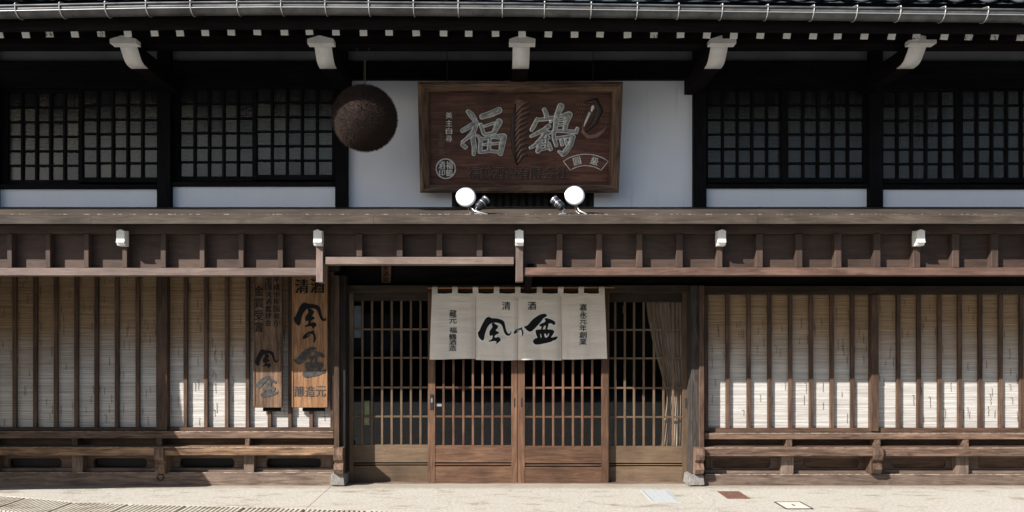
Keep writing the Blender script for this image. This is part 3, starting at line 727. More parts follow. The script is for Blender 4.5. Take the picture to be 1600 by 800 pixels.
d3, b3 = door('sliding_door', 809, 951, 820, 940, [834.5, 849.5, 864.5, 880, 895.5, 910, 925.5], [h + .6 for h in HR], 456.5, 470, 756.5, (697, 724, 730), 0, 'door', 'door', 'right reddish wooden sliding door')
b2('pull_recess', 803, 805, 622, 636.5, .0022, -.002, DARK, 0); b3('pull_recess', 814, 816.5, 622, 636, .0022, -.002, DARK, 0)
b4('pull_recess', 1070.5, 1073, 622, 638, -.0628, -.066, DARK, 0)
b2('metal_pull', 672, 677.5, 616, 640.5, .006, .0, IRON); b2('pull_stud', 673.5, 676, 622, 629, .009, .0055, LAMPS)
box('threshold', X(541), X(1079), -.02, .004, .03, -.12, 'sill', B)

# -------- room behind the entrance
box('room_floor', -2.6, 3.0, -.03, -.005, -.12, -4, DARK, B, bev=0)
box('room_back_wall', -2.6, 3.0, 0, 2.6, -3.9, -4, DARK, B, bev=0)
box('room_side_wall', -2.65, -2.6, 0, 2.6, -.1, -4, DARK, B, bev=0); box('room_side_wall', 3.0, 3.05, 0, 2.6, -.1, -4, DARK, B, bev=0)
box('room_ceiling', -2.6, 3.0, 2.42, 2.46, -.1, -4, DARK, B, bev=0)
for a in (-2.6, 2.15):  box('inner_wall', a, a + .7 if a < 0 else 3.0, 0, 2.42, -.1, -.12, DARK, B, bev=0) if a < 0 and False else None

# ================================================================== THINGS ON THE FRONT
# -------- bamboo blinds
def blind(a, b, t, u, label, seed):
    rn = random.Random(seed); p = .004
    x0, x1, z0, z1 = X(a, p), X(b, p), Z(u, p), Z(t, p); cx = (x0 + x1) / 2
    T = thing('reed_blind', label, 'blind', (cx, -p, z0), None, 'reed blinds behind the front lattices')
    mb = MB(); z = 0; H = z1 - z0
    while z < H:
        h = rn.uniform(.0065, .0098); o = rn.uniform(-.0012, .0012); sg = rn.uniform(-.001, .001)
        k = rn.randint(1, 3); cuts = [x0 - cx] + sorted(rn.uniform(x0 - cx, x1 - cx) for _ in range(k)) + [x1 - cx]
        for c0, c1 in zip(cuts, cuts[1:]):
            oo = o + rn.uniform(-.0012, .0012); mb.box(c0, c1 - .002, -.003 - oo, .003 - oo, z + sg, z + h - .0012 + sg)
        z += h + (.0012 if rn.random() < .12 else 0)
    mb.build('reeds', REED, T, kind='stuff')
    mb = MB(); mb.box(x0 - cx, x1 - cx, .006, .008, 0, H); mb.build('backing', THREAD, T)
    mb = MB()
    for _ in range(int((x1 - x0) * H * 27)):
        x = rn.uniform(x0 - cx, x1 - cx); zz = rn.uniform(0, H - .1); n = rn.randint(4, 9); L = rn.uniform(.055, .11)
        pts = [(x + ((i % 2) * 2 - 1) * rn.uniform(.001, .004) + i * rn.uniform(-.001, .001), -.0075, zz + L * i / n) for i in range(n + 1)]
        mb.tube(pts, .0017, 4)
        if rn.random() < .3: mb.box(x - .022, x, -.0085, -.006, zz + L, zz + L + .0022)
    mb.build('stitching', THREAD, T, kind='stuff')
blind(-150, 244.5, 420, 668, 'weathered reed blind at the far left, wholly in shade behind the lattice', 1)
blind(260, 516.5, 420, 668, 'reed blind behind the two hanging name boards, left of the entrance', 2)
blind(1106, 1363, 458, 669, 'reed blind just right of the entrance post', 3)
blind(1372, 1720, 458, 669, 'reed blind at the far right end of the shop front', 4)

# -------- hanging name boards
SGP = .115
def name_board(a, b, t, u, fam, label, dk):
    p = SGP; x0, x1, z0, z1 = X(a, p), X(b, p), Z(u, p), Z(t, p); cx = (x0 + x1) / 2
    T = thing('name_board', label, 'sign', (cx, -p, z0), None, 'upright wooden name boards left of the entrance')
    w = x1 - x0; nb = 1
    link('board', boxmesh((w, .035, z1 - z0), wood(fam, 2), .004), T, (0, .0175, (z1 - z0) / 2))
    for sx in (-1, 1): link('edge_strip', boxmesh((.014, .006, z1 - z0 - .01), wood('oldboard' if dk else fam, 2), .002), T, (sx * (w / 2 - .008), -.0035, (z1 - z0) / 2))
    link('foot_batten', boxmesh((w * .62, .03, .035), wood('eave', 0), .003), T, (.03, .05, -.022))
    return T, (lambda px: X(px, p) - cx), (lambda py: Z(py, p) - z0)
T, lx, lz = name_board(456, 512, 405, 637, 'board', 'taller warm brown name board nearest the entrance with bold black brush writing', False)
def char_row(s, pts, w, h, lx, lz, p): k = CAM_D / (CAM_D - p) * PPM; return [(c, lx(x), lz(y), w / k, h / k) for c, (x, y) in zip(s, pts)]
letters('character', char_row('清酒', [(472, 447.5), (496, 447)], 22, 22, lx, lz, SGP), INK, T, 0, .004, .028)
us = .1 / 150 * (CAM_D - SGP) / CAM_D
brush('brush_stroke', KAZE_G, (60, 250, 592, 687), lx(485), lz(494), us * .98, INK, T, 0, .005)
brush('brush_stroke', NO_G, (622, 403, 777, 573), lx(483), lz(526), us * 1.35, INK, T, 0, .005)
brush('brush_stroke', BON_G, (780, 200, 1318, 690), lx(484.5), lz(566), us * 1.0, FADEINK, T, 0, .005)
letters('character', char_row('醸造元', [(467.5, 611.5), (484.5, 611.5), (501.5, 611.5)], 15.5, 16.5, lx, lz, SGP), FADEINK, T, 0, .004, .02)
T, lx, lz = name_board(396, 440.5, 405, 637, 'oldboard', 'narrower darker name board with faded columns of award writing', True)
letters('character', char_row('平成十年国税庁', [(432, 437.5 + 11.3 * i) for i in range(7)], 9.5, 10, lx, lz, SGP), INK, T, 0, .003, .010)
letters('character', char_row('全国清酒鑑評会', [(419.3, 437.5 + 11.2 * i) for i in range(7)], 9.5, 10, lx, lz, SGP), INK, T, 0, .003, .010)
letters('character', char_row('金賞受賞', [(404.5, 454.5 + 19 * i) for i in range(4)], 14, 15.5, lx, lz, SGP), INK, T, 0, .003, .010)
brush('brush_stroke', KAZE_G, (60, 250, 592, 687), lx(416.5), lz(561), us * .70, INK, T, 0, .004)
brush('brush_stroke', BON_G, (780, 200, 1318, 690), lx(416), lz(604), us * .70, FADEINK, T, 0, .004)

# small plaque over the entrance
p = .0; T = thing('small_wooden_plaque', 'small upright brown plaque hung over the left entrance panel', 'sign', (X(603.5, p), 0.0, Z(442, p)))
link('board', boxmesh((.098, .02, .20), wood('oldboard', 2), .003), T, (0, .01, .10))
letters('character', [('寿', 0, .155, .055, .055), ('酒', 0, .095, .055, .05), ('造', 0, .035, .06, .045)], INK, T, 0, .002, .02)

# -------- entrance curtain (noren)
PN = .10
rod = MB(); rod.tube([(X(668.5, PN), -PN, Z(450, PN)), (X(960, PN), -PN, Z(449, PN))], .0085, 8)
tag(rod.build('curtain_rod', wood('rod', 0), None, True), 'thin reddish wooden rod above the doors carrying the entrance curtain', 'rod')
cxn = X(809, PN); N = thing('entrance_curtain', 'off white cloth shop curtain in four panels with black brush writing over the doors', 'curtain', (cxn, -PN, Z(562, PN)))
zb = Z(562, PN)
def nwarp(x, z):       # cloth swell, x and z local
    t = max(0, min(1, 1 - z / .74)); y = .016 * math.sin(x * 7.0 + .8) + .009 * math.sin(x * 21 + z * 2)
    for sx in (X(743, PN) - cxn, X(809, PN) - cxn, X(877, PN) - cxn): y += -.034 * math.exp(-((x - sx) / .028) ** 2)
    y += .004 * noise.noise(Vector((x * 3.1, z * 16, 2))) * (1.6 - t) + .006 * noise.noise(Vector((x * 14, z * 2.2, 7)))
    return (y + .006 * math.sin(z * 13 + x * 4) * (1 - t)) * (.45 + .55 * t) + .014 + .012 * t
seamx = [(675, 671.5), (743.5, 743), (809.3, 808.6), (876.5, 877.8), (944.5, 948)]
for i in range(4):
    (a0, a1), (b0, b1) = seamx[i], seamx[i+1]; V = []; F = []; NX, NZ = 40, 56
    for k in range(NZ + 1):
        t = k / NZ; gap = .0015
        xa = lerp(X(a0, PN), X(a1, PN), t) - cxn + gap; xb = lerp(X(b0, PN), X(b1, PN), t) - cxn - gap
        for j in range(NX + 1):
            s = j / NX; x = lerp(xa, xb, s)
            sag = .004 * math.sin(s * math.pi * 2 * 1) ** 2 + (.006 * math.sin(s * math.pi) if k == 0 else 0)
            ztop = Z(457.5, PN) - zb - .010 * abs(math.sin(s * math.pi * 2)); zbot = .004 * math.sin(x * 9) + (.006 if i in (0, 3) else -.004)
            z = lerp(ztop, zbot, t); V.append((x, -nwarp(x, z), z))
    for k in range(NZ):
        for j in range(NX): a = k * (NX + 1) + j; F.append((a, a+1, a + NX + 2, a + NX + 1))
    # give the cloth a thickness
    n = len(V); V += [(x, y + .0015, z) for x, y, z in V]; F += [tuple(n + q for q in reversed(f)) for f in F]
    link('cloth_panel', mesh('cloth', V, F, LINEN, True), N)
for c in (679.5, 711, 743, 776, 809, 843, 876, 908, 940):
    x = X(c, PN) - cxn; w = .028; zr = Z(449.6, PN) - zb; V = []; F = []
    path = [(nwarp(x, .64) + .004, Z(463, PN) - zb), (nwarp(x, .66) + .003, Z(457, PN) - zb), (.012, zr), (.009, zr + .009), (0, zr + .013), (-.009, zr + .008), (-.011, zr), (-.002, Z(459, PN) - zb)]
    for q, (d, z) in enumerate(path):
        for s in (-1, 1): V.append((x + s * (w + random.uniform(-.0015, .0015)), -d, z))
    for q in range(len(path) - 1): F.append((2*q, 2*q+1, 2*q+3, 2*q+2))
    n = len(V); V += [(a, b + .0012, c_) for a, b, c_ in V]; F += [tuple(n + q for q in reversed(f)) for f in F]
    link('hanging_loop', mesh('loop', V, F, LINEN, True), N)
nl = lambda px: X(px, PN) - cxn; nz = lambda py: Z(py, PN) - zb
def nrow(s, pts, w, h): return char_row(s, pts, w, h, nl, nz, PN)
cols_txt = nrow('蔵元', [(708, 490), (708, 500.5)], 11.5, 10.5) + nrow('福鶴酒造', [(708, 516), (707.5, 526), (707.5, 535), (707.5, 544)], 11.5, 8.8) + \
    nrow('嘉永元年創業', [(911 - .1 * i, 480.5 + 10.7 * i) for i in range(6)], 11, 9.8) + nrow('清酒', [(791, 478), (831, 478)], 13, 12.5)
letters('character', cols_txt, INK, N, .001, .0045, .009, nwarp)
un = .1 / 150 * (CAM_D - PN) / CAM_D
for gr, bx in ((KAZE_G, (60, 250, 592, 687)), (NO_G, (622, 403, 777, 573)), (BON_G, (780, 200, 1318, 690))):
    cx_ = nl(740 + (bx[0] + bx[2]) / 20); cz_ = nz(470 + (bx[1] + bx[3]) / 20)
    brush('white_outline', gr, bx, cx_, cz_, un, WHITE_T, N, .0005, .002, .0095, nwarp)
    brush('brush_stroke', gr, bx, cx_, cz_, un, INK, N, .001, .0050, 0, nwarp)

# -------- great carved signboard
SB = (X(811.5, .16), -.16, Z(301, .16)); TL = math.radians(14.5)
S = thing('carved_signboard', 'large framed dark wooden signboard with silver raised characters leaning out over the canopy', 'sign', SB, (TL, 0, 0))
def SL(px, py):
    lo, hi = -.2, 1.5
    for _ in range(40):
        u = (lo + hi) / 2; p = .16 + u * math.sin(TL); z = SB[2] + u * math.cos(TL)
        if VY - (z - EYE) * PPM * CAM_D / (CAM_D - p) > py: lo = u
        else: hi = u
    return X(px, .16 + u * math.sin(TL)) - SB[0], u
SW = 2.02 / 2; SH = SL(811, 128)[1]; fw = .10
def frame_side(nm, quad_out, quad_in, fam_ax):
    # moulded frame piece: outer edge, raised crown, inner slope
    (o0, o1), (i0, i1) = quad_out, quad_in; V = []; F = []
    prof = [(0, .10), (0, -.035), (.25, -.05), (.42, -.046), (.46, -.036), (.86, -.016), (1, .012), (1, .10)]
    for e in (0, 1):
        o = (o0, o1)[e]; i_ = (i0, i1)[e]
        for t, y in prof: V.append((lerp(o[0], i_[0], t), y, lerp(o[1], i_[1], t)))
    n = len(prof)
    for k in range(n): F.append((k, (k+1) % n, n + (k+1) % n, n + k))
    F.append(tuple(range(n))); F.append(tuple(range(2*n-1, n-1, -1)))
    link(nm, mesh(nm, V, F, wood('frame', fam_ax)), S)
O = [(-SW, 0), (SW, 0), (SW, SH), (-SW, SH)]; I = [(-SW + fw, fw * .9), (SW - fw, fw * .9), (SW - fw, SH - fw), (-SW + fw, SH - fw)]
for k, ax in ((0, 0), (1, 2), (2, 0), (3, 2)): frame_side('frame_side', (O[k], O[(k+1) % 4]), (I[k], I[(k+1) % 4]), ax)
zs = SL(811, 218)[1]
for z0, z1 in ((I[0][1] - .02, zs - .001), (zs + .001, I[2][1] + .02)):
    link('sign_plank', boxmesh((2 * (SW - fw) + .04, .03, z1 - z0), wood('sign', 0), .002), S, (0, .075, (z0 + z1) / 2))
FR = -.060      # plank front face, local y = .06
def sitem(ch, a, b, t, u, rot=0):
    (x0, z1), (x1, z0) = SL(a, t), SL(b, u); return (ch, (x0 + x1) / 2, (z0 + z1) / 2, x1 - x0, z1 - z0, rot)
FUKU = [([(731, 174), (736, 179), (741, 186)], [2.5, 4.2, 3.4]), ([(722, 204), (733, 198), (744, 191.5)], [2.6, 3.2, 3.4]), ([(744, 193), (741, 203), (733, 213), (722, 222)], [3, 3, 2.6, 1.6]),
        ([(722, 226), (727, 230)], [2.4, 2.6]), ([(740, 205), (739, 218), (741, 230), (740, 241)], [2.8, 3.2, 3.6, 2.4]), ([(746, 212), (750, 216)], [1.6, 1.8]),
        ([(753, 182), (766, 178), (780, 172)], [3.6, 4.2, 4.4]), ([(751, 195), (756, 209)], [2.4, 2]), ([(757, 197), (772, 192)], [1.3, 1.5]), ([(780, 190), (773, 205)], [4.6, 3.6]), ([(758, 210), (772, 207)], [1.6, 1.8]),
        ([(751, 218), (750, 237)], [2.6, 3]), ([(753, 217), (770, 214), (786, 213)], [1.8, 2.2, 4]), ([(787, 214), (785, 226), (782, 240)], [4.8, 4, 3.4]), ([(765, 217), (764, 235)], [2, 2.6]),
        ([(756, 226), (779, 224)], [1.5, 1.7]), ([(752, 238), (766, 236), (781, 238)], [1.8, 2, 2])]
TSURU = [([(851, 171), (855, 181), (853, 186)], [2.6, 3.2, 2.4]), ([(840, 186), (835, 196), (831, 203)], [2.2, 2.8, 2]), ([(840, 187), (852, 186), (864, 184)], [1.8, 2.2, 2.4]), ([(864, 184), (861, 190)], [2.4, 1.6]),
         ([(858, 197), (850, 203), (838, 209), (830, 213)], [2.8, 2.6, 2.2, 1.5]), ([(852, 205), (848, 215), (835, 228), (829, 231)], [3.4, 2.6, 2.2, 1.6]), ([(846, 219), (841, 236)], [2.6, 3.4]),
         ([(849, 210), (860, 207)], [1.6, 2]), ([(847, 218), (858, 215)], [1.5, 1.7]), ([(845, 226), (857, 224)], [1.4, 1.6]), ([(842, 235), (857, 231)], [1.6, 1.8]), ([(856, 206), (854, 230)], [2, 1.8]), ([(858, 225), (861, 233)], [2.4, 2.6]),
         ([(877, 166), (871, 180), (868, 203)], [4.8, 3.6, 3]), ([(874, 182), (890, 178)], [1.8, 3.6]), ([(890, 179), (885, 192), (883, 204)], [4.6, 3.6, 2.8]), ([(873, 189), (884, 187)], [1.4, 1.4]), ([(871, 196), (884, 194)], [1.4, 1.4]),
         ([(868, 204), (884, 205), (901, 206)], [2.2, 2, 2.6]), ([(901, 206), (903, 201)], [2.6, 2]), ([(866, 206), (866, 216), (870, 227)], [2.8, 2.4, 2.4]), ([(868, 216), (883, 214), (895, 213)], [1.6, 1.8, 3]),
         ([(896, 214), (892, 226), (884, 238), (880, 242)], [3.4, 3.6, 4, 2.6]), ([(880, 241), (874, 237)], [2.8, 1.4]), ([(877, 220), (879, 226)], [1.6, 2]), ([(884, 219), (886, 225)], [1.6, 2])]
def stroke(nm, pts, rs, grow_px, y_off, mat, par, flat):
    w = [SL(*q) for q in pts]; s_ = 1 / 158.0
    # resample for soft bends, round both ends
    P = [w[0]]; Q = [rs[0]]
    for i in range(len(w) - 1):
        for t in (.34, .67, 1): P.append((lerp(w[i][0], w[i+1][0], t), lerp(w[i][1], w[i+1][1], t))); Q.append(lerp(rs[i], rs[i+1], t))
    d0 = Vector((P[0][0] - P[1][0], P[0][1] - P[1][1])).normalized(); d1 = Vector((P[-1][0] - P[-2][0], P[-1][1] - P[-2][1])).normalized()
    r0, r1 = (Q[0] + grow_px) * s_, (Q[-1] + grow_px) * s_
    P = [(P[0][0] + d0.x * r0 * .9, P[0][1] + d0.y * r0 * .9), (P[0][0] + d0.x * r0 * .55, P[0][1] + d0.y * r0 * .55)] + P + [(P[-1][0] + d1.x * r1 * .55, P[-1][1] + d1.y * r1 * .55), (P[-1][0] + d1.x * r1 * .9, P[-1][1] + d1.y * r1 * .9)]
    Q = [Q[0] * .3, Q[0] * .85] + Q + [Q[-1] * .85, Q[-1] * .3]
    mb = MB(); mb.tube([(x, 0, z) for x, z in P], [max(.002, (r + grow_px) * s_ * (1 + .10 * noise.noise(Vector((x * 60, z * 60, 3))))) for r, (x, z) in zip(Q, P)], 10)
    mb.v = [(x, y * flat - FR - y_off, z) for x, y, z in mb.v]; return mb.build(nm, mat, par, True)
for nm, ST in (('great_character', FUKU), ('great_character', TSURU)):
    first = None
    for pts, rs in ST:
        o = stroke('carved_stroke', pts, rs, 2.2, -.002, CARVE, S, .25)
        stroke('silver_edge', pts, rs, 1.15, .002, SILVERE, o, .55); stroke('silver_face', pts, rs, -.45, .0125, SILVER, o, .55)
letters('ridge_and_highlight', [sitem(c, 730.2 + 19.8 * i, 748.7 + 19.8 * i, 261, 280) for i, c in enumerate('福鶴酒造有限会社')], CARVE_L, S, FR, FR + .004, .02)  # paler offset copy paints a highlight along the carved lettering
letters('carved_character', [sitem(c, 731 + 19.8 * i, 749.5 + 19.8 * i, 262, 281) for i, c in enumerate('福鶴酒造有限会社')], CARVE, S, FR, FR + .008, .03)
letters('small_character', [sitem(c, 696, 706, 175 + 12.3 * i, 185 + 12.3 * i) for i, c in enumerate('美主自尋')], SILVERD, S, FR, FR + .006, .010)
letters('small_character', [sitem(c, 684, 694, 208 + 12.4 * i, 218.5 + 12.4 * i) for i, c in enumerate('千年寿')], CARVE_L, S, FR, FR + .006, .015)
# round seal
cx, cz = SL(696, 264); R = .098
mb = MB(); mb.tube([(cx + R * math.cos(t * .2618), -FR - .004, cz + R * math.sin(t * .2618)) for t in range(25)], .007, 6); mb.build('round_seal', SILVERD, S, True)
mb = MB(); mb.prism([(cx + (R - .006) * math.cos(t * .2618), cz + (R - .006) * math.sin(t * .2618)) for t in range(24)], -FR - .003, -FR + .002, 'y'); mb.build('seal_ground', CARVE, S)
letters('seal_character', [('福', cx + .038, cz + .036, .072, .075), ('鶴', cx + .036, cz - .040, .072, .07), ('酒', cx - .04, cz + .036, .07, .075), ('印', cx - .04, cz - .04, .066, .066)], SILVERD, S, FR + .003, FR + .010, .02)
# fan emblem
pc = SL(915, 300); fx, fz = pc[0], pc[1] - .03
def arc(R_, a0, a1, n=10): return [(fx + R_ * math.sin(lerp(a0, a1, i / n)), fz + R_ * math.cos(lerp(a0, a1, i / n))) for i in range(n + 1)]
ro = SL(915, 241)[1] - fz; ri = SL(915, 259)[1] - fz; aa = .60
ring = arc(ro, -aa, aa) + arc(ri, aa * .95, -aa * .95); ring.append(ring[0])
mb = MB(); mb.tube([(x, -FR - .004, z) for x, z in ring], .005, 6); mb.build('fan_emblem', SILVERD, S, True)
rm = (ro + ri) / 2
letters('fan_character', [(c, fx + rm * math.sin(a), fz + rm * math.cos(a), .078, .078, -a) for c, a in (('圓', -.26), ('級', .26))], SILVERD, S, FR, FR + .007, .022)
# carved feather
def ridge(nm, pts, r, mat, flat=.6):
    mb = MB(); mb.tube([(x, 0, z) for x, z in pts], r, 8); mb.v = [(x, y * flat - FR - .001, z) for x, y, z in mb.v]; return mb.build(nm, mat, S, True)
spine = [SL(*q) for q in ((806, 160), (803, 185), (801, 210), (803, 235), (808, 258))]
ridge('feather_spine', spine, [.006, .018, .022, .018, .008], CARVE)
for i in range(11):
    t = i / 10; y0 = lerp(176, 256, t); x0 = table(y0, [(160, 806), (185, 803), (210, 801), (235, 803), (258, 808)])
    a = SL(x0 + 1, y0); L = lerp(28, 17, t) if i else 24; b_ = SL(x0 + L, y0 - 19 + t * 3); m_ = SL(x0 + L * .45, y0 - 13)
    ridge('feather_barb', [a, m_, b_], [.006, .013, .004], CARVE_L); ridge('feather_groove', [(a[0] + .004, a[1] - .016), (m_[0] + .006, m_[1] - .016), (b_[0] + .004, b_[1] - .014)], [.004, .010, .003], CARVE)
for i in range(4):
    a = SL(803, 176 - i * 4.5); b_ = SL(797 + 28 - i * 3, 157 - i * .5); ridge('feather_barb', [a, ((a[0] + b_[0]) / 2 - .01, (a[1] + b_[1]) / 2 + .012), b_], [.004, .010, .003], CARVE_L)
# crane head: dark curved neck, scales, silver bill
ridge('crane_neck', [SL(*q) for q in ((914, 160), (932, 157), (938, 172), (931, 190), (922, 200), (916, 206))], [.01, .03, .038, .03, .018, .01], CARVE)
ridge('crane_neck', [SL(*q) for q in ((912, 192), (912, 206), (920, 214), (932, 213), (944, 205), (950, 196))], [.004, .02, .028, .03, .022, .006], CARVE_L)
ridge('crane_bill', [SL(*q) for q in ((911.5, 202), (917, 188), (923, 175))], [.003, .012, .015], SILVERD)
ridge('crane_eye', [SL(*q) for q in ((925, 174), (927.5, 167), (928.5, 164))], [.009, .017, .006], WHITEP)
for i in range(5):
    for j in range(4):
        for ox, n in ((903, 0), (943, 1)):
            px = ox + j * 4.2 + (i % 2) * 2.1 - (3 if n else 0); py = 163 + i * 6 + (10 if n else 0)
            if n == 0 and px > 917 - i: continue
            if px > 953: continue
            ridge('scale_ridge', [SL(px - 2, py + 2), SL(px, py - 2.2), SL(px + 2, py + 2)], .0028, CARVE_L)
for sx in (-.72, .72):     # hangers from the eaves
    h = MB(); a = Vector((sx, .02, SH)); inv = None
    w0 = Matrix.Rotation(TL, 4, 'X') @ a + Vector(SB); h.tube([tuple(w0), (w0.x, w0.y - .05, 4.45)], .004, 5)
    o = h.build('sign_wire', IRON, None); o.parent = S; o.matrix_parent_inverse = (Matrix.Translation(SB) @ Matrix.Rotation(TL, 4, 'X')).inverted()

# -------- floodlights on the canopy
def aim(d): return Vector(d).normalized().to_track_quat('Z', 'Y').to_euler()
def lathe(nm, prof, mat, parent, n=24, smooth=True):
    V = []; F = []
    for r, z in prof:
        for j in range(n): a = 2 * math.pi * j / n; V.append((r * math.cos(a), r * math.sin(a), z))
    for k in range(len(prof) - 1):
        for j in range(n): a = k * n + j; b_ = k * n + (j+1) % n; F.append((a, b_, b_ + n, a + n))
    F.append(tuple(reversed(range(n)))); F.append(tuple(range(len(V) - n, len(V))))
    return link(nm, mesh(nm, V, F, mat, smooth), parent)
def floodlight(px, py, foot, label):
    p = 1.0; c = Vector((X(px, p), -p, Z(py, p)))
    T = thing('round_floodlight', label, 'lamp', tuple(c), None, 'white round floodlights on the canopy edge')
    hd = lathe('lamp_body', [(.052, -.13), (.060, -.12), (.064, -.03), (.084, -.004), (.088, .0)], LAMPS, T); hd.rotation_euler = aim((0, -1, .12))
    rg_ = lathe('lamp_rim', [(.088, -.012), (.0925, -.008), (.0925, .006), (.087, .008)], LAMPS, T); rg_.rotation_euler = hd.rotation_euler
    fc = lathe('lamp_face', [(.086, .0005), (.086, .006), (.075, .012), (.04, .016), (.01, .018)], LAMPW, T); fc.rotation_euler = hd.rotation_euler
    mb = MB(); f = Vector((X(foot, 1.12), -1.08, roof_z(1.08) + .01)) - c
    mb.tube([(0, .12, -.02), (.03, .16, -.12), (f.x * .6, .10, f.z + .03), (f.x + .10, .0, f.z + .004), (f.x + .25, .03, f.z + .006)], .0045, 5)
    mb.tube([(0, .03, -.05), (f.x * .4, .0, f.z * .75), tuple(f)], .007, 6); mb.build('lamp_arm', WIRE, T, True)
floodlight(728, 308, 762, 'round white floodlight under the left half of the carved signboard')
floodlight(898, 305.5, 918, 'round white floodlight under the right half of the carved signboard')
def spot(px, py, sx, label):
    p = 1.0; c = Vector((X(px, p), -p, Z(py, p))); T = thing('small_spotlight', label, 'lamp', tuple(c), None, 'small ribbed spotlights on the canopy')
    d = aim((sx * .66, .35, .72))
    for nm, pr, mt in (('lamp_body', [(.034, -.06), (.036, -.055), (.036, .045), (.033, .05)], LAMPB), ('lamp_rim', [(.038, .046), (.040, .05), (.040, .064), (.036, .066)], LAMPS)):
        o = lathe(nm, pr, mt, T); o.rotation_euler = d
    for k in range(4):
        z = -.045 + k * .022; o = lathe('cooling_fin', [(.037, z), (.0405, z + .002), (.0405, z + .008), (.037, z + .010)], LAMPS if k == 2 else LAMPB, T); o.rotation_euler = d
    mb = MB(); zf_ = roof_z(1.0) - c.z + .004
    mb.tube([(-sx * .04, 0, -.02), (-sx * .055, -.02, -.05), (-sx * .04, -.01, zf_ + .01)], .006, 6); mb.box(-sx * .04 - .03, -sx * .04 + .03, -.03, .03, zf_ - .004, zf_ + .008)
    mb.build('lamp_bracket', LAMPS, T)
spot(753, 318, 1, 'small grey ribbed spotlight beside the left floodlight'); spot(872, 318, -1, 'small grey ribbed spotlight beside the right floodlight')

# -------- cedar ball
PBALL = .82; R = 50 / 150 * (CAM_D - PBALL) / CAM_D
Cb = Vector((X(570, PBALL), -PBALL, Z(185, PBALL)))
T = thing('cedar_ball', 'large round brown ball of cedar twigs hanging under the eaves', 'cedar ball', tuple(Cb))
bm = bmesh.new(); bmesh.ops.create_icosphere(bm, subdivisions=5, radius=R * .965)
for v in bm.verts: v.co *= 1 + .008 * noise.noise(v.co * 9)
me = bpy.data.meshes.new('ball'); bm.to_mesh(me); bm.free(); me.materials.append(CEDAR); link('ball', me, T)
mb = MB(); rn = random.Random(3)
for i in range(16000):
    z = 1 - 2 * (i + .5) / 16000; a = i * 2.399963; d = Vector((math.sqrt(1 - z*z) * math.cos(a), math.sqrt(1 - z*z) * math.sin(a), z))
    d2 = (d + Vector((rn.uniform(-.5, .5), rn.uniform(-.5, .5), rn.uniform(-.5, .5))) ).normalized()
    s = d * R * .955; e = s + d2 * rn.uniform(.016, .036)
    u = d2.orthogonal().normalized() *   .0026; w = d2.cross(u).normalized() * .0022; k = len(mb.v)
    mb.v += [tuple(s + u), tuple(s - u * .5 + w), tuple(s - u * .5 - w), tuple(e)]; mb.f += [(k, k+1, k+3), (k+1, k+2, k+3), (k+2, k, k+3)]
me = bpy.data.meshes.new('twigs'); me.from_pydata(mb.v, [], mb.f); me.materials.append(CEDAR); link('cedar_twigs', me, T, kind='stuff')
mb = MB(); kz = Z(97, PBALL) - Cb.z
mb.tube([(.008, 0, R * .9), (.006, 0, kz)], .0035, 5); mb.tube([(-.008, 0, R * .9), (-.004, 0, kz)], .0035, 5)
mb.tube([(0, 0, kz), (-.10, .02, kz + .17)], .004, 5); mb.tube([(0, 0, kz), (.06, .02, kz + .20)], .004, 5); mb.tube([(.0, 0, kz), (.012, -.012, kz + .012), (.02, 0, kz + .03), (.004, .01, kz + .035), (0, 0, kz)], .004, 5)
mb.build('hanging_rope', ROPE, T)

# -------- inside the entrance
T = thing('side_curtain', 'beige gathered curtain behind the glass of the right entrance panel', 'curtain', (X(1040), .14, Z(695)))
V = []; F = []; NZ, NX = 36, 60
for k in range(NZ + 1):
    py = lerp(470, 698, k / NZ); l = table(py, [(470, 1009), (500, 1013), (540, 1021), (580, 1032), (612, 1040), (625, 1041), (660, 1036), (700, 1031)]); r = 1067
    for j in range(NX + 1):
        s = j / NX; px = lerp(l, r, s); am = .010 + .008 * math.sin(s * 9)
        V.append((X(px, -.14) - X(1040), am * math.sin(s * 58 + .7 * math.sin(k * .15 + s * 7)) + .004 * math.sin(s * 131), Z(py, -.14) - Z(695)))
for k in range(NZ):
    for j in range(NX): a = k * (NX + 1) + j; F.append((a, a+1, a + NX + 2, a + NX + 1))
link('cloth', mesh('cloth', V, F, CURT, True), T)
def card(nm, a, b, t, u, p, mat, label, cat):
    o = pbox(nm, a, b, t, u, p, p - .002, mat, None, bev=0); return tag(o, label, cat)
card('paper_notice', 553.5, 564, 478, 528, -.10, plain('blue_grey_paper', (.20, .22, .25), .8), 'blue grey paper sheet behind the upper left corner of the left entrance panel', 'notice')
card('poster', 569, 577, 626, 664, -.10, plain('yellow_green_paper', (.30, .30, .10), .8, c2=(.10, .13, .05), scale=30), 'yellow green poster low behind the left entrance panel', 'poster')
card('door_sticker', 681, 690, 631, 635, -.016, PAPER, 'small pale sticker on the glass of the left sliding door', 'sticker')
card('notice_slip', 973, 977, 478, 490, -.10, PAPER, 'small pale slip high behind the right entrance panel', 'notice')
# display counter deeper in the room
T = thing('display_counter', 'dim low counter with a pale top inside the shop behind the left sliding door', 'counter', (-.15, 2.0, 0))
link('counter_body', boxmesh((1.1, .45, .85), wood('eave', 0), .004), T, (0, 0, .425)); link('counter_top', boxmesh((1.16, .5, .03), wood('panel', 0), .004), T, (0, 0, .866))

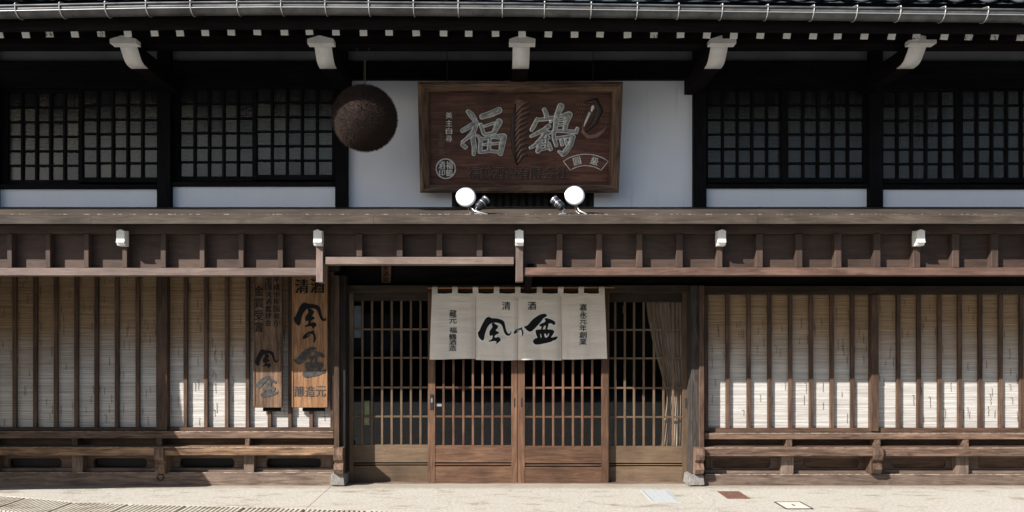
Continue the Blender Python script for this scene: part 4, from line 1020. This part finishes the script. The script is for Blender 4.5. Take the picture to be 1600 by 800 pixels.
# ================================================================== GROUND
g = MB(); g.box(-120, 120, -120, 60, -.6, -.065); link('ground', mesh('ground', g.v, g.f, ASPH), None, kind='structure')
pav = link('pavement', None, None, (0, 0, 0), kind='structure'); 
js = [-8.93, -5.31, -1.69, 1.93, 5.55, 9.17]
def pedge(x): return table(x, [(-8.9, .35), (-4.81, .60), (-3.8, .965), (-2.4, 1.12), (-.99, 1.30), (1.0, 1.62), (9.2, 1.75)])
for a, b in zip(js, js[1:]):
    V = []; F = []; n = 12
    for i in range(n + 1):
        x = lerp(a + .003, b - .003, i / n); pe = pedge(x)
        V += [(x, .1, -.07), (x, .1, 0), (x, -pe, -.003), (x, -pe, -.07)]
    for i in range(n):
        q = 4 * i
        for j in range(4): F.append((q + j, q + (j+1) % 4, q + 4 + (j+1) % 4, q + 4 + j))
    F += [(0, 1, 2, 3), (4*n+3, 4*n+2, 4*n+1, 4*n)]
    link('paving_slab', mesh('ps', V, F, PAVE), pav)
# ribbed drain covers along the kerb of the pavement
x = -7.2; DRAINB = plain('channel_dirt', (.09, .075, .055), .95, var=.5)  # shade inside the grooves is put into this dark channel colour
while x < 6.5:
    L = .54; V = []; mb = MB(); cxs = x + L / 2
    p0 = max(pedge(x), pedge(x + L)) * .5 + min(pedge(x), pedge(x + L)) * .5 + .004
    sl = (pedge(x + L) - pedge(x)); n = 12
    for k in range(n):
        xa = x + .006 + (L - .012) * k / n; xb = xa + (L - .012) / n * .55; pa_ = lerp(pedge(x), pedge(x + L), (k + .5) / n) + .006
        q = [(xa, -pa_ - .5), (xb, -pa_ - .5), (xb, -pa_), (xa, -pa_)]
        mb.box(xa, xb, -pa_ - .5, -pa_, -.045, -.004)
    cv = mb.build('drain_cover', DRAIN, pav); mb = MB(); pa_, pb_ = pedge(x) + .005, pedge(x + L) + .005
    mb.prism([(x + .004, -pa_ - .5), (x + L - .004, -pb_ - .5), (x + L - .004, -pb_), (x + .004, -pa_)], -.06, -.040, 'z')
    mb.build('channel', DRAINB, cv); x += L + .012
def cover(nm, quad, mat, label, cat, ribs=0, ring=None):
    (x0, p0), (x1, p1) = quad; cx_, cy_ = (x0 + x1) / 2, -(p0 + p1) / 2; w, d = x1 - x0, p1 - p0
    T = thing(nm, label, cat, (cx_, cy_, 0))
    mb = MB(); fwid = .012
    for a, b, c, e in ((-w/2, w/2, -d/2, -d/2 + fwid), (-w/2, w/2, d/2 - fwid, d/2), (-w/2, -w/2 + fwid, -d/2 + fwid, d/2 - fwid), (w/2 - fwid, w/2, -d/2 + fwid, d/2 - fwid)): mb.box(a, b, c, e, -.01, .004)
    mb.build('rim', ring or mat, T)
    mb = MB(); mb.box(-w/2 + fwid + .003, w/2 - fwid - .003, -d/2 + fwid + .003, d/2 - fwid - .003, -.01, .003)
    for k in range(ribs):
        y = -d/2 + .03 + (d - .06) * k / (ribs - 1); mb.box(-w/2 + .03, w/2 - .03, y - .004, y + .004, .003, .006)
    mb.build('lid', mat, T); return T, w, d
cover('drain_grate', ((1.43, .36), (1.70, .95)), GRATE, 'pale ribbed metal cover in the pavement before the right entrance panel', 'cover', 26, plain('cover_rim_grey', (.42, .43, .42), .6))
T, w, d = cover('valve_cover', ((2.17, .45), (2.385, .80)), RUST, 'rusty brown rectangular iron cover in the pavement', 'cover', 0)
mb = MB(); mb.box(-w*.22, w*.22, -.02, .02, .003, .007); mb.box(-w*.3, -w*.2, -.05, .09, .003, .006); mb.box(w*.05, w*.12, .03, .10, .003, .006); mb.build('raised_mark', RUST, T)
T, w, d = cover('survey_cover', ((2.555, .945), (2.80, 1.25)), plain('cover_concrete', (.60, .57, .50), .8), 'square concrete cover outlined in dark iron near the kerb', 'cover', 0, IRON)
mb = MB(); mb.box(-.006, .006, -.03, .03, .003, .006); mb.build('slot', IRON, T)

# ================================================================== ACROSS AND BESIDE THE STREET
T = thing('sunshade_cloth', 'unseen cloth sunshade added left of view to shade the far left of the front', 'sunshade', (-4.6, -1.0, 1.2))  # added out of view, its edge shaped to cast the left-hand shade
V = []; F = []; NX, NZ = 20, 8
for k in range(NZ + 1):
    for j in range(NX + 1):
        s = j / NX; t = k / NZ; x = lerp(-4.60, -8.6, s); ztop = 2.20; zbt = lerp(1.36, .92, s)
        if k == 0 : pass
        p = lerp(.99, 1.46, t) + .01 * math.sin(s * 30); V.append((x + 4.6 + (1 - s) * table(t, [(0, 0), (.45, -.20), (1, 0)]), 1.0 - p, lerp(ztop, zbt, t) - 1.2))
for k in range(NZ):
    for j in range(NX): a = k * (NX + 1) + j; F.append((a, a+1, a + NX + 2, a + NX + 1))
n = len(V); V += [(x_, y_ + .002, z_) for x_, y_, z_ in V]; F += [tuple(n + q for q in reversed(f)) for f in F]
link('cloth', mesh('shade', V, F, plain('heavy_canvas', (.25, .22, .18), .9)), T)
T = thing('facing_house', 'long dark wooden house across the street, mirrored in the entrance glass', 'house', (0, -15, 0))
link('wall', boxmesh((34, 5, 3.0), wood('lattice', 0), 0), T, (2, -2.5, 1.5))
mb = MB(); mb.prism([(1.1, 2.8), (-2.5, 4.1), (-6, 2.8), (-6, 2.65), (-2.5, 3.9), (1.1, 2.65)], -15.6, 19.6); mb.build('roof', TILE, T)
for i in range(9):
    w_ = link('window', boxmesh((1.5, .05, 1.1), PAPER if i % 3 == 0 else FROST, .01), T, (-14.6 + i * 3.7, .03, 1.7))
    for j in range(3): link('frame', boxmesh((.06, .06, 1.14), wood('eave', 2), 0), w_, (-.75 + j * .75, .03, 0))
for i in range(6): link('door', boxmesh((1.7, .06, 2.1), wood('eave', 2), .01), T, (-12.75 + i * 3.7, .035, 1.07))
